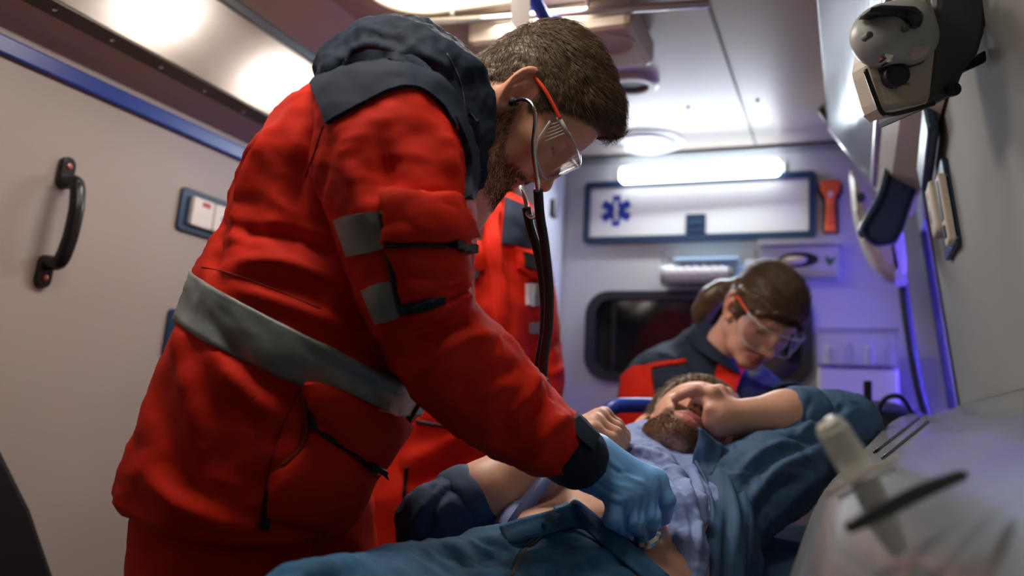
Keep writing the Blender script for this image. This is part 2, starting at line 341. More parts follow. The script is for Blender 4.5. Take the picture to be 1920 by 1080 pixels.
# ---------------------------------------------------------------- back wall fittings
def bw(px, py, off=0.0): return onY(px, py, YB - off)
FBK = lambda o: frame(o, (1, 0, 0), (0, 0, 1))
o0 = np.array((0, YB, 0))
def bwc(px, py, off=0.0): p = bw(px, py, off); return p[0], p[2]
def rect2(p, q, r=0.01, n=4): return rrect((p[0] + q[0]) / 2, (p[1] + q[1]) / 2, abs(q[0] - p[0]) / 2, abs(q[1] - p[1]) / 2, r, n)
F0 = FBK(o0)
l, r_ = bwc(1160, 326, .06), bwc(1461, 311, .06)
t = empty('tube_lamp', (l[0], YB, l[1]), 'long white glowing tube lamp above the blue star cabinet', 'lamp')
plate('diffuser', rect2((l[0], l[1] - .023), (r_[0], l[1] + .023), .014), 0.045, F0, LAMPW, t, z0=.012, bevel=.008)
plate('base', rect2((l[0] - .012, l[1] - .018), (r_[0] + .012, l[1] + .022), .006), 0.016, F0, WPLAST, t)
tag(bx('dark_ceiling_strip', (-.86, YB - .05, 1.865), (-.02, YB - .002, 1.8795), mat('grey_strip', (.16, .17, .18), .4), None, .004), 'thin grey strip where the ceiling meets the back wall', 'strip')
# cabinet with star of life
cl, cr = bwc(1092, 458, .02), bwc(1530, 322, .02)
t = empty('wall_cabinet', (cl[0], YB, cl[1]), 'white wall cabinet door with navy frame and blue star emblem', 'cabinet')
z0, z1 = cl[1], bwc(1310, 331, .02)[1]; z0 = bwc(1310, 451, .02)[1]
ring('frame', rect2((cl[0], z0), (cr[0], z1), .014), rect2((cl[0] + .02, z0 + .02), (cr[0] - .02, z1 - .02), .006), 0.022, F0, NAVYP, t)
dr = plate('door', rect2((cl[0] + .018, z0 + .018), (cr[0] - .018, z1 - .018), .006), 0.014, F0, WPLAST, t)
sc = bwc(1155, 395, .016); S = 0.050; BL = mat('emblem_blue', (.008, .03, .28), .4); bm = bmesh.new()
for k in range(3):
    a = math.radians(90 + 60 * k); ca, sa = math.cos(a), math.sin(a)
    pts = [F0 @ Vector((sc[0] + ca * u - sa * v_, sc[1] + sa * u + ca * v_, .0142 + .0003 * k)) for u, v_ in ((-S, -S * .26), (S, -S * .26), (S, S * .26), (-S, S * .26))]
    bm.faces.new([bm.verts.new(p) for p in pts])
bmobj('star_emblem', bm, BL, dr)
plate('staff', rrect(sc[0], sc[1], .0042, S * .66, .002, 2), .0006, F0, WPLAST, dr, z0=.0150)
tube('snake', [F0 @ Vector((sc[0] + .008 * math.sin(i * .9), sc[1] - S * .45 + S * .9 * i / 14, .0156)) for i in range(15)], .0018, WPLAST, dr, sides=6)
la, lb = bwc(1285, 438, .02), bwc(1323, 400, .02)
lt = plate('latch', rect2((la[0], la[1]), (lb[0], lb[1]), .004), .008, F0, NAVYP, dr, z0=.012, bevel=.002)
plate('latch_grip', rect2((la[0] + .01, la[1] + .028), (lb[0] - .01, la[1] + .036), .003), .004, F0, mat('navy_light', (.02, .06, .11), .4), lt, z0=.02)
# orange emergency hammer
ha, hb = bwc(1557, 335, .03), bwc(1556, 433, .03); ORG = mat('orange_plastic', (.75, .11, .015), .4)
t = empty('emergency_hammer', (ha[0], YB, hb[1]), 'orange emergency hammer in a black holder beside the cabinet', 'hammer')
hx = ha[0]; hz0, hz1 = hb[1], ha[1]; H = hz1 - hz0
def prof(pts, d): return [(hx + x, hz0 + H * zz) for x, zz in pts]
plate('holder', prof([(-.02, -.02), (.022, -.02), (.020, .6), (.034, .78), (.034, .93), (-.034, .93), (-.034, .78), (-.02, .6)], 0), .012, F0, BLACK, t)
plate('handle', prof([(-.016, 0), (.016, 0), (.012, .35), (.012, .6), (.017, .72), (-.017, .72), (-.012, .6), (-.012, .35)], 0), .022, F0, ORG, t, z0=.010, bevel=.005)
plate('head', prof([(-.017, .70), (.017, .70), (.027, .82), (.027, .98), (-.027, .98), (-.027, .82)], 0), .026, F0, ORG, t, z0=.010, bevel=.006)
for k in range(4): plate('grip_rib', rrect(hx, hz0 + H * (.16 + .1 * k), .011, .0022, .001, 2), .003, F0, mat('dark_orange', (.35, .04, .01), .5), t, z0=.030)
plate('sticker', rrect(hx, hz0 + H * .69, .006, .007, .002, 2), .0008, F0, WPLAST, t, z0=.0362)
# glove box in a clear holder
ga, gb = bwc(1428, 518, .07), bwc(1573, 450, .07)
t = empty('glove_dispenser', (ga[0], YB, ga[1]), 'clear wall holder with a white glove box, green print and dark oval opening', 'dispenser')
bd = plate('carton', rect2((ga[0], ga[1]), (gb[0], gb[1] - .014), .004), .062, F0, mat('carton', (.50, .52, .56), .6), t)
plate('shelf_top', rect2((ga[0] - .012, gb[1] - .010), (gb[0] + .008, gb[1] + .006), .003), .075, F0, mat('shelf_cream', (.50, .50, .45), .5), t)
ocx, ocz = bwc(1497, 486, .07)
ov = [(ocx + .054 * math.cos(a), ocz + .022 * math.sin(a)) for a in np.linspace(0, 2 * math.pi, 28, endpoint=False)]
plate('opening', ov, .0012, F0, mat('dark_opening', (.015, .018, .012), .8), bd, z0=.0615)
bm = bmesh.new(); bmesh.ops.create_icosphere(bm, subdivisions=3, radius=1)
for v in bm.verts:
    n_ = noise.noise(v.co * 2.2) * .25; v.co = F0 @ Vector((ocx - .012 + v.co.x * .034 * (1 + n_), ocz - .002 + v.co.y * .013 * (1 + n_), .064 + v.co.z * .010 * (1 + n_)))
bmobj('glove_tuft', bm, mat('latex_glove', (.60, .50, .36), .6), t, smooth=True)
plate('green_stripe', [(ocx - .056, ocz - .021), (ocx - .005, ocz - .017), (ocx - .005, ocz - .013), (ocx - .052, ocz - .012)], .0012, F0, mat('green_print', (.02, .12, .05), .6), bd, z0=.0625)
plate('leaf_print', [(gb[0] - .026, ocz - .02), (gb[0] - .012, ocz - .006), (gb[0] - .010, ocz + .008), (gb[0] - .022, ocz - .001), (gb[0] - .034, ocz + .010), (gb[0] - .036, ocz - .002)], .0008, F0, MATS['green_print'], bd, z0=.0620)
plate('holder_front', rect2((ga[0] - .008, ga[1] - .004), (gb[0] + .006, ga[1] + .012), .002), .003, F0, GLASS, t, z0=.068)
# cup tray, cups, packets
ca, cb = bwc(1240, 530, .09), bwc(1418, 482, .09)
t = empty('clear_tray', (ca[0], YB, ca[1]), 'clear acrylic wall tray below the star cabinet', 'tray')
bx('tray_floor', (ca[0], YB - .10, ca[1] - .006), (cb[0], YB - .001, ca[1] - .002), GLASS, t, .001)
bx('tray_back', (ca[0], YB - .004, ca[1] - .002), (cb[0], YB - .001, cb[1] + .02), GLASS, t, .0005)
bx('tray_lip', (ca[0], YB - .10, ca[1] - .002), (cb[0], YB - .096, ca[1] + .022), GLASS, t, .0005)
for xx in (ca[0], cb[0] - .004): bx('tray_side', (xx, YB - .0955, ca[1] - .0015), (xx + .004, YB - .0045, cb[1] + .02), GLASS, t, .0005)
c1 = bwc(1233, 507, .06); c2 = bwc(1362, 503, .06); n = 8; st = (c2[0] - c1[0]) / n
cupm = mat('white_paper_cup', (.72, .71, .72), .6)
names = ['leftmost', 'second', 'third', 'fourth', 'fifth', 'sixth', 'seventh', 'rightmost']
for k in range(n):
    x0 = c1[0] + st * k + (.004 if True else 0)
    tag(disc('paper_cup', (x0 + .006, YB - .052, ca[1] + .031), (1, 0, 0), [(0.0295, 0), (0.0315, .0015), (0.0315, .0035), (0.0285, .005), (.027, st * .75), (.025, st * .97)], cupm, None, 24),
        ('%s white paper cup of the row lying in the clear tray' % names[k]), 'cup', 'paper cups in the clear tray')
bx_ = bwc(1372, 520, .05); 
tag(bx('blue_packet', (bx_[0] + .005, YB - .07, ca[1]), (bx_[0] + .04, YB - .03, ca[1] + .052), mat('packet_blue', (.20, .42, .66), .35), None, .006), 'light blue packet standing right of the paper cups', 'packet')
tag(bx('flat_packet', (c1[0] + .05, YB - .075, ca[1] + .064), (c2[0] + .035, YB - .02, ca[1] + .078), mat('packet_pale', (.38, .60, .76), .3), None, .004), 'pale blue flat packet lying on top of the paper cups', 'packet')
tag(bx('white_packet', (cb[0] - .034, YB - .06, ca[1]), (cb[0] - .010, YB - .02, ca[1] + .07), mat('packet_white', (.55, .60, .60), .4), None, .004), 'white narrow packet at the right end of the clear tray', 'packet')
# window to the cab
wa, wb = bwc(1094, 712, .02), bwc(1524, 543, .02)
t = empty('window_1', (wa[0], YB, wa[1])); t['kind'] = 'structure'
ring('window_frame', rect2((wa[0], wa[1]), (wb[0] , wb[1] - .002), .075, 8), rect2((wa[0] + .032, wa[1] + .026), (wb[0] - .03, wb[1] - .028), .05, 8), 0.03, F0, RUBBER, t)
plate('window_glass', rect2((wa[0] + .026, wa[1] + .020), (wb[0] - .024, wb[1] - .022), .05, 8), .006, F0, DARKGLASS, t)
bx('window_divider', (wa[0] + .085, YB - .016, wa[1] + .026), (wa[0] + .093, YB - .006, wb[1] - .03), BLACK, t, .001)
# drawer unit with clear top bin
da, db = bwc(1532, 800, .16), bwc(1698, 617, .16)
t = empty('drawer_unit', (da[0], YB, da[1]), 'white drawer unit with clear bin beside the window', 'cabinet')
zt, zm = db[1], bwc(1600, 682, .16)[1]
bx('body', (da[0], YB - .13, .60), (db[0] - .016, YB - .002, zm - .006), WPLAST, t, .006)
bx('front', (da[0] + .004, YB - .14, .70), (db[0] - .02, YB - .1305, zm - .014), WPLAST, t, .004)
bx('bin_back', (da[0], YB - .012, zm - .004), (db[0] - .016, YB - .002, zt), WPLAST, t, .002)
bx('bin_front', (da[0], YB - .155, zm - .004), (db[0] - .016, YB - .150, zt - .005), mat('frosted_plastic', (.75, .75, .8), .15, trans=.75, ior=1.3), t, .002)
bx('bin_floor', (da[0], YB - .150, zm - .005), (db[0] - .016, YB - .012, zm), WPLAST, t, .001)
bx('bin_rim', (da[0] - .004, YB - .16, zt - .006), (db[0] - .014, YB - .13, zt + .003), mat('rim_grey', (.3, .3, .34), .3), t, .002)
for k in range(4):
    xx = da[0] + .03 + k * .05
    tag(disc('vial', (xx, YB - .115 + .01 * (k % 2), zm + .001), (0, 0, 1), [(.013, 0), (.013, .045), (.006, .052), (.007, .062)], mat('vial_glass', (.8, .85, .9), .05, trans=.8, ior=1.4) if k % 2 else WPLAST, None, 16),
        '%s small vial standing in the clear bin' % ('first', 'second', 'third', 'fourth')[k], 'vial', 'vials in the clear bin')
# small dark hook at the corner column
p = onY(1043, 392, 2.33); tag(bx('wall_hook', (p[0] - .012, 2.302, p[2] - .03), (p[0] + .006, 2.3285, p[2] + .025), BLACK, None, .004), 'small dark hook on the white corner column', 'hook')
# ---------------------------------------------------------------- right side
YD = 2.0           # end of the grey wall panel, door opening behind it
struct(slab('wall_right', [(XR(0), YF, 0), (XR(0), YD, 0), (XR(1.9), YD, 1.9), (XR(1.9), YF, 1.9)], (1, 0, 0), 0.05, GREYP))
tag(slab('panel_edge', [(XR(1.115) - .004, YD + .001, 1.115), (XR(1.88) - .004, YD + .001, 1.88), (XR(1.88) + .035, YD + .001, 1.88), (XR(1.115) + .035, YD + .001, 1.115)], (0, 1, 0), .004, mat('edge_dark', (.01, .018, .022), .4)), 'dark edge strip of the grey side panel', 'strip')
# sliding door beyond: frame, posts and glass
DM = mat('door_grey', (.34, .35, .40), .4)
t = empty('door_1', (0.2, 2.3, 0)); t['kind'] = 'structure'
def dp(z): return XR(z) + .03
for nm, y0, y1, zz0, zz1, mm, o_ in (('door_panel', 2.005, 2.62, 0, 1.06, DM, 0), ('door_header', 2.005, 2.62, 1.60, 1.9, DM, 0), ('door_post', 2.005, 2.09, 1.06, 1.60, DM, 0), ('door_post', 2.5, 2.62, 1.06, 1.60, DM, 0),
                                 ('window_seal', 2.088, 2.115, 1.07, 1.59, RUBBER, -.006), ('window_seal', 2.475, 2.502, 1.07, 1.59, RUBBER, -.006), ('window_bar', 2.20, 2.212, 1.06, 1.60, mat('bar_grey', (.3, .3, .36), .35), -.004), ('window_bar', 2.33, 2.345, 1.06, 1.60, MATS['bar_grey'], -.004)):
    slab(nm, [(dp(zz0) + o_, y0, zz0), (dp(zz0) + o_, y1, zz0), (dp(zz1) + o_, y1, zz1), (dp(zz1) + o_, y0, zz1)], (1, 0, 0), .03, mm, t, bevel=.003)
slab('door_glass', [(dp(1.06) + .012, 2.09, 1.06), (dp(1.06) + .012, 2.5, 1.06), (dp(1.6) + .012, 2.5, 1.6), (dp(1.6) + .012, 2.09, 1.6)], (1, 0, 0), .004, GLASS, t)
# black seal bow along the door arch
pts = [onY(x, y, 2.42) for x, y in ((1640, 372), (1668, 410), (1686, 470), (1694, 540), (1706, 630), (1722, 720), (1742, 800), (1752, 900))]
tag(tube('door_arch_seal', pts, .013, RUBBER, None, n=40, sides=10), 'black rubber seal curving down the door arch', 'seal')
# overhead locker: sloped steel door in a cream case
y2 = 2.25; A = onY(1565, 235, y2); B = onY(1648, 340, y2)
t = empty('overhead_locker', (B[0], 1.2, B[2]), 'cream overhead locker with sloped polished steel door on the right', 'locker')
y0 = -.4; Cc = onY(1690, 440, y2); 
case = [(A[0] - .012, 1.878), (A[0] - .012, A[2]), (A[0] - .006, A[2] - .012), (B[0] - .004, B[2] - .02), (B[0] + .02, B[2] - .055), (XR(1.60) - .003, 1.58), (XR(1.878) - .003, 1.878)]
FY = frame((0, y0, 0), (1, 0, 0), (0, 0, 1))
slab('case', [(x, y2 + .03, z) for x, z in case], (0, -1, 0), y2 + .03 - y0, CREAM, t)
nrm2 = np.array((-(A[2] - B[2]), 0, -(B[0] - A[0]))); nrm2 /= np.linalg.norm(nrm2)
def lk(s, y, off): p = A + (B - A) * s; return np.array((p[0], y, p[2])) + nrm2 * off
MIR = bpy.data.materials.new('satin_steel'); MIR.use_nodes = True; nt_ = MIR.node_tree; nt_.nodes.clear()
_o = nt_.nodes.new('ShaderNodeOutputMaterial'); _m = nt_.nodes.new('ShaderNodeMixShader'); _d2 = nt_.nodes.new('ShaderNodeBsdfDiffuse'); _g = nt_.nodes.new('ShaderNodeBsdfGlossy'); _n = nt_.nodes.new('ShaderNodeTexNoise'); _b = nt_.nodes.new('ShaderNodeBump')
_d2.inputs[0].default_value = (.20, .21, .23, 1); _g.inputs[0].default_value = (.55, .57, .60, 1); _g.inputs[1].default_value = .16; _m.inputs[0].default_value = .32; _n.inputs['Scale'].default_value = 5; _b.inputs['Strength'].default_value = .12; _b.inputs['Distance'].default_value = .006
nt_.links.new(_n.outputs[0], _b.inputs['Height']); nt_.links.new(_b.outputs[0], _g.inputs['Normal'])
nt_.links.new(_d2.outputs[0], _m.inputs[1]); nt_.links.new(_g.outputs[0], _m.inputs[2]); nt_.links.new(_m.outputs[0], _o.inputs[0])
slab('door', [lk(.02, y2 - .01, .012), lk(.98, y2 - .01, .012), lk(.98, y0, .012), lk(.02, y0, .012)], nrm2, .006, MIR, t)
for s in (0.0, 1.0): tube('door_edge', [lk(s, y2 - .005, .014), lk(s, y0, .014)], .008 if s else .004, CHROME if not s else STEEL, t, sides=10)
tube('door_edge', [lk(0, y2 - .005, .014), lk(1, y2 - .005, .014)], .005, STEEL, t, sides=10)
tube('latch', [lk(-.35, y2 + .012, .0), lk(-.12, y2 + .03, -.005), lk(.1, y2 + .035, -.04)], .010, mat('latch_dark', (.03, .05, .04), .4), t, n=12)
# navy padded headrest + hinge strip near the door pillar
yp = 2.02
def Q(px, py, d=yp): return onY(px, py, d)
t = empty('padded_headrest', Q(1670, 455), 'navy padded corner cushion below the overhead locker', 'cushion')
PADM = mat('navy_vinyl', (.010, .022, .095), .38, bump=.03, bscale=120); PADE = mat('navy_piping', (.012, .035, .07), .35)
slab('pad', [Q(*p) for p in ((1668, 296), (1716, 322), (1722, 345), (1697, 420), (1683, 452), (1640, 458), (1618, 440), (1617, 425), (1648, 370), (1662, 330))], (0, 1, 0), .05, PADM, t, bevel=.012)
tube('piping', [Q(*p, yp - .004) for p in ((1722, 340), (1712, 318), (1670, 292), (1662, 330), (1648, 374), (1617, 428), (1620, 444))], .0085, PADE, t, n=40, sides=10)
disc('button', Q(1690, 350, yp - .001), (0, -1, 0), [(.006, -.002), (.006, .003), (.003, .005)], PADE, t, 14)
p0, p1 = onP(1742, 335, RN, RC - .012), onP(1757, 215, RN, RC - .012)
t = empty('navy_grab_strip', p0, 'narrow navy hinged strip on the grey side panel', 'strip')
dd = (p1 - p0); F = frame((p0 + p1) / 2, dd, (0, 1, 0))
plate('strip_body', rrect(0, 0, np.linalg.norm(dd) / 2, .028, .012, 5), .018 * (-1 if F.to_3x3().col[2].x > 0 else 1), F, PADE, t, bevel=.005)
0 and plate('strip_core', rrect(.02, 0.0, np.linalg.norm(dd) / 2 * .45, .012, .008, 5), .024 * (-1 if F.to_3x3().col[2].x > 0 else 1), F, CREAM, t, bevel=.003)
# lower cream bulge behind the cushion
t = empty('pillar_cover', onY(1655, 520, 2.36), 'cream moulded pillar cover under the cushion', 'cover')
slab('cover_shell', [onY(x, y, 2.30) for x, y in ((1590, 300), (1640, 380), (1690, 400), (1700, 460), (1703, 525), (1680, 530), (1640, 500), (1615, 455), (1600, 400))], (0, 1, 0), .12, CREAM, t, bevel=.03)
disc('cover_cap', onY(1614, 370, 2.298), (0, -1, 0), [(.012, -.004), (.012, .004), (.006, .007)], mat('latch_dark', (.03, .05, .04), .4), t, 14)
# wall socket with device
def rw(px, py, off=0.0): p = onP(px, py, RN, RC - off); return p
sk = [rw(1788, 300), rw(1811, 412), rw(1789, 446), rw(1771, 345)]
c = (rw(1786, 302) + rw(1806, 430)) / 2; xu = np.array((-.13, 0, 1)); xu /= np.linalg.norm(xu)
yh = abs(rw(1812, 420)[1] - rw(1762, 420)[1]) / 2; zh = .058
t = empty('socket_device', c, 'navy wall plate with cream plugged-in unit on the grey panel', 'socket')
yc = (rw(1812, 420)[1] + rw(1765, 420)[1]) / 2; zc = (rw(1788, 300)[2] + rw(1789, 446)[2]) / 2
F = frame((XR(zc), yc, zc), (0, -1, 0), xu)
assert F.to_3x3().col[2].x < 0
plate('back_plate', rrect(-.012, 0, .090, .074, .006, 3), .010, F, NAVYP, t, bevel=.002)
dv = plate('cream_unit', rrect(-.012, .006, .034, .046, .006, 3), .022, F, mat('cream_unit', (.50, .46, .38), .4), t, z0=.008, bevel=.005)
plate('slot', rrect(-.020, -.005, .004, .012, .001, 2), .001, F, BLACK, dv, z0=.0295)
plate('red_mark', rrect(-.012, .032, .010, .006, .001, 2), .0008, F, MATS['red_print'], dv, z0=.0295)
dv2 = plate('cream_frame', rrect(.052, -.012, .026, .060, .005, 3), .018, F, MATS['cream_unit'], t, z0=.002, bevel=.003)
plate('display', rrect(.056, .004, .014, .034, .002, 2), .002, F, NAVYP, dv2, z0=.0195)
plate('key', rrect(.056, -.050, .012, .010, .002, 2), .003, F, NAVYP, dv2, z0=.0195)
# ================================================================ implicit surfaces
def ell(p, c, r):
    q = p - np.array(c, np.float32); r = np.array(r, np.float32)
    k0 = np.sqrt(((q / r) ** 2).sum(-1)) + 1e-9; k1 = np.sqrt(((q / (r * r)) ** 2).sum(-1)) + 1e-9
    return k0 * (k0 - 1) / k1
def caps(p, a, b, ra, rb=None):
    a = np.array(a, np.float32); b = np.array(b, np.float32); rb = ra if rb is None else rb; ra = np.float32(ra); rb = np.float32(rb)
    ab = b - a; t = np.clip(((p - a) @ ab) / (ab @ ab + 1e-12), 0, 1)
    return np.sqrt(((p - a - t[..., None] * ab) ** 2).sum(-1)) - (ra + (rb - ra) * t)
def chain(p, pts, rs, k):
    d = None
    for i in range(len(pts) - 1):
        e = caps(p, pts[i], pts[i + 1], rs[i], rs[i + 1]); d = e if d is None else smin(d, e, k)
    return d
def near(P, c, R, fn):
    d = np.sqrt(((P - np.array(c)) ** 2).sum(1)) - R; out = d + .02; m = d < .03
    if m.any(): out[m] = fn(P[m])
    return out
def smin(a, b, k):
    h = np.maximum(k - np.abs(a - b), 0) / k; return np.minimum(a, b) - h * h * k * 0.25
def smax(a, b, k): return -smin(-a, -b, k)
def surface(f, lo, hi, h):
    """sparse sampling + surface nets -> (verts, quads)"""
    B = 8; lo = np.array(lo, float); n = np.ceil((np.array(hi) - lo) / (h * B)).astype(int)
    gi = np.stack(np.meshgrid(*[np.arange(k) for k in n], indexing='ij'), -1).reshape(-1, 3)
    dc = f(lo + (gi + .5) * B * h); act = np.abs(dc) < B * h * 1.45
    vol = np.full(tuple(n * B + 1), 1.0, np.float32)
    for g, d in zip(gi[(~act) & (dc < 0)], dc):
        vol[g[0] * B:(g[0] + 1) * B + 1, g[1] * B:(g[1] + 1) * B + 1, g[2] * B:(g[2] + 1) * B + 1] = -1
    off = np.stack(np.meshgrid(*[np.arange(B + 1)] * 3, indexing='ij'), -1)
    A = gi[act]
    for s in range(0, len(A), 200):
        a = A[s:s + 200]; idx = a[:, None, None, None, :] * B + off[None]
        d = f((lo + idx * h).reshape(-1, 3).astype(np.float32)).reshape(idx.shape[:-1])
        for j, g in enumerate(a):
            vol[g[0] * B:(g[0] + 1) * B + 1, g[1] * B:(g[1] + 1) * B + 1, g[2] * B:(g[2] + 1) * B + 1] = d[j]
    sg = vol < 0
    m = [s_ for s_ in (sg[:-1, :-1, :-1], sg[1:, :-1, :-1], sg[:-1, 1:, :-1], sg[1:, 1:, :-1], sg[:-1, :-1, 1:], sg[1:, :-1, 1:], sg[:-1, 1:, 1:], sg[1:, 1:, 1:])]
    anyv = np.logical_or.reduce(m); allv = np.logical_and.reduce(m); cells = np.argwhere(anyv & ~allv)
    cid = np.full(anyv.shape, -1, np.int64); cid[tuple(cells.T)] = np.arange(len(cells))
    co = np.array([(i & 1, (i >> 1) & 1, (i >> 2) & 1) for i in range(8)])
    cv = np.stack([vol[tuple((cells + c).T)] for c in co], 1)
    acc = np.zeros((len(cells), 3)); cnt = np.zeros(len(cells))
    for i in range(8):
        for b in (1, 2, 4):
            if i & b: continue
            j = i | b; va, vb = cv[:, i], cv[:, j]; x = (va < 0) != (vb < 0)
            t = np.where(x, va / np.where(x, va - vb, 1), 0)
            acc += np.where(x[:, None], co[i] + t[:, None] * (co[j] - co[i]), 0); cnt += x
    vs = lo + (cells + acc / cnt[:, None]) * h
    fs = []
    for ax in range(3):
        u, v = (ax + 1) % 3, (ax + 2) % 3
        sl = [slice(None)] * 3; sh = [slice(None)] * 3; sl[ax] = slice(0, -1); sh[ax] = slice(1, None)
        e = np.argwhere(sg[tuple(sl)] != sg[tuple(sh)])
        e = e[(e[:, u] > 0) & (e[:, v] > 0) & (e[:, u] < anyv.shape[u]) & (e[:, v] < anyv.shape[v])]
        du = np.zeros(3, int); du[u] = 1; dv = np.zeros(3, int); dv[v] = 1
        q = np.stack([cid[tuple((e - du - dv).T)], cid[tuple((e - dv).T)], cid[tuple(e.T)], cid[tuple((e - du).T)]], 1)
        flip = ~sg[tuple(e.T)]; q[flip] = q[flip][:, ::-1]; fs.append(q)
    fs = np.vstack(fs); fs = fs[(fs >= 0).all(1)]
    return vs, fs
def fastmesh(name, vs, fs, m, parent=None, color=None, smooth=True, **k):
    me = bpy.data.meshes.new(name); vs = np.asarray(vs, np.float32); fs = np.asarray(fs, np.int32); nf, w_ = fs.shape
    me.vertices.add(len(vs)); me.vertices.foreach_set('co', vs.ravel())
    me.loops.add(nf * w_); me.loops.foreach_set('vertex_index', fs.ravel())
    me.polygons.add(nf); me.polygons.foreach_set('loop_start', np.arange(nf, dtype=np.int32) * w_)
    me.update(calc_edges=True); me.validate()
    if smooth: me.polygons.foreach_set('use_smooth', np.ones(len(me.polygons), bool))
    if color is not None:
        a = me.color_attributes.new('Col', 'FLOAT_COLOR', 'POINT'); c = np.ones((len(vs), 4), np.float32); c[:, :3] = color; a.data.foreach_set('color', c.ravel())
    if m: me.materials.append(m)
    o = bpy.data.objects.new(name, me); link(o, parent); return tag(o, **k)
def vnormals(vs, fs):
    n = np.zeros_like(vs); a = vs[fs[:, 2]] - vs[fs[:, 0]]; b = vs[fs[:, 3]] - vs[fs[:, 1]]; fn = np.cross(a, b)
    for i in range(4): np.add.at(n, fs[:, i], fn)
    return n / (np.linalg.norm(n, axis=1)[:, None] + 1e-12)
def nz(p, s, seed=0.0):
    """cheap smooth value noise from sines, p (N,3) -> -1..1"""
    x, y, z = p[:, 0] * s + seed, p[:, 1] * s + 1.7 * seed, p[:, 2] * s - seed
    return (np.sin(x + 1.3 * np.sin(y * 1.1 + 0.5)) + np.sin(y * 1.2 + 1.4 * np.sin(z * .9 + 1.1)) + np.sin(z * 1.1 + 1.2 * np.sin(x * 1.05 + 2.0))) / 3
# ---------------------------------------------------------------- head (local cm: x face, y left, z up; origin between the ears)
class HeadStyle:
    def __init__(s, **k):
        s.jaw = 1.0; s.brow = 1.0; s.nose = 1.0; s.lips = 1.0; s.chin = 1.0; s.open = 0.0; s.back = 9.3; s.__dict__.update(k)
def ear(p, side):
    c = np.array((-0.7, side * 7.15, 0.3)); q = (p - c) / 1.12
    fl = math.radians(30); e1 = np.array((-.22, 0.10 * side, .97)); e1 /= np.linalg.norm(e1)
    e2 = np.array((-math.cos(fl), side * math.sin(fl), 0.0)); e2 -= e1 * (e1 @ e2); e2 /= np.linalg.norm(e2)
    nn = np.cross(e2, e1); nn = nn * (1 if nn[1] * side > 0 else -1)
    u, v, w_ = q @ e2, q @ e1, q @ nn
    wid = 1.55 + 0.16 * np.clip(v, -3, 3)
    l = np.stack([u, v, w_], -1)
    base = ell(l, (0.05, 0, -.10), (1.65, 2.95, .38))
    rr = np.sqrt((u / wid) ** 2 + (v / 2.95) ** 2)
    hel = np.sqrt(((rr - 1) * 1.7) ** 2 + (w_ - .25) ** 2) - .30
    hel = smax(hel, -(u + .95 + np.clip(-v, 0, 3) * .25), .3)
    d = smin(base, hel, .35)
    anti = chain(l, [(.35, -1.5, .2), (.70, -.2, .35), (.35, 1.0, .3), (-.2, 1.7, .15)], [.22, .27, .27, .2], .2)
    d = smin(d, anti, .3)
    d = smax(d, -ell(l, (-.25, -.45, .38), (.72, 1.0, .62)), .25)
    d = smin(d, caps(l, (-1.05, -.35, .05), (-1.0, -.75, .25), .38), .25)
    d = smin(d, ell(l, (-.35, -2.55, .02), (.75, .85, .36)), .5)
    return d
def head_sdf(P, st):
    far = np.sqrt(((P - np.array((0.5, 0, 1.5))) ** 2).sum(1)) - 15.0; out = far + 1.0; nr = far < 2.0
    if nr.any(): out[nr] = _head(P[nr], st)
    return out
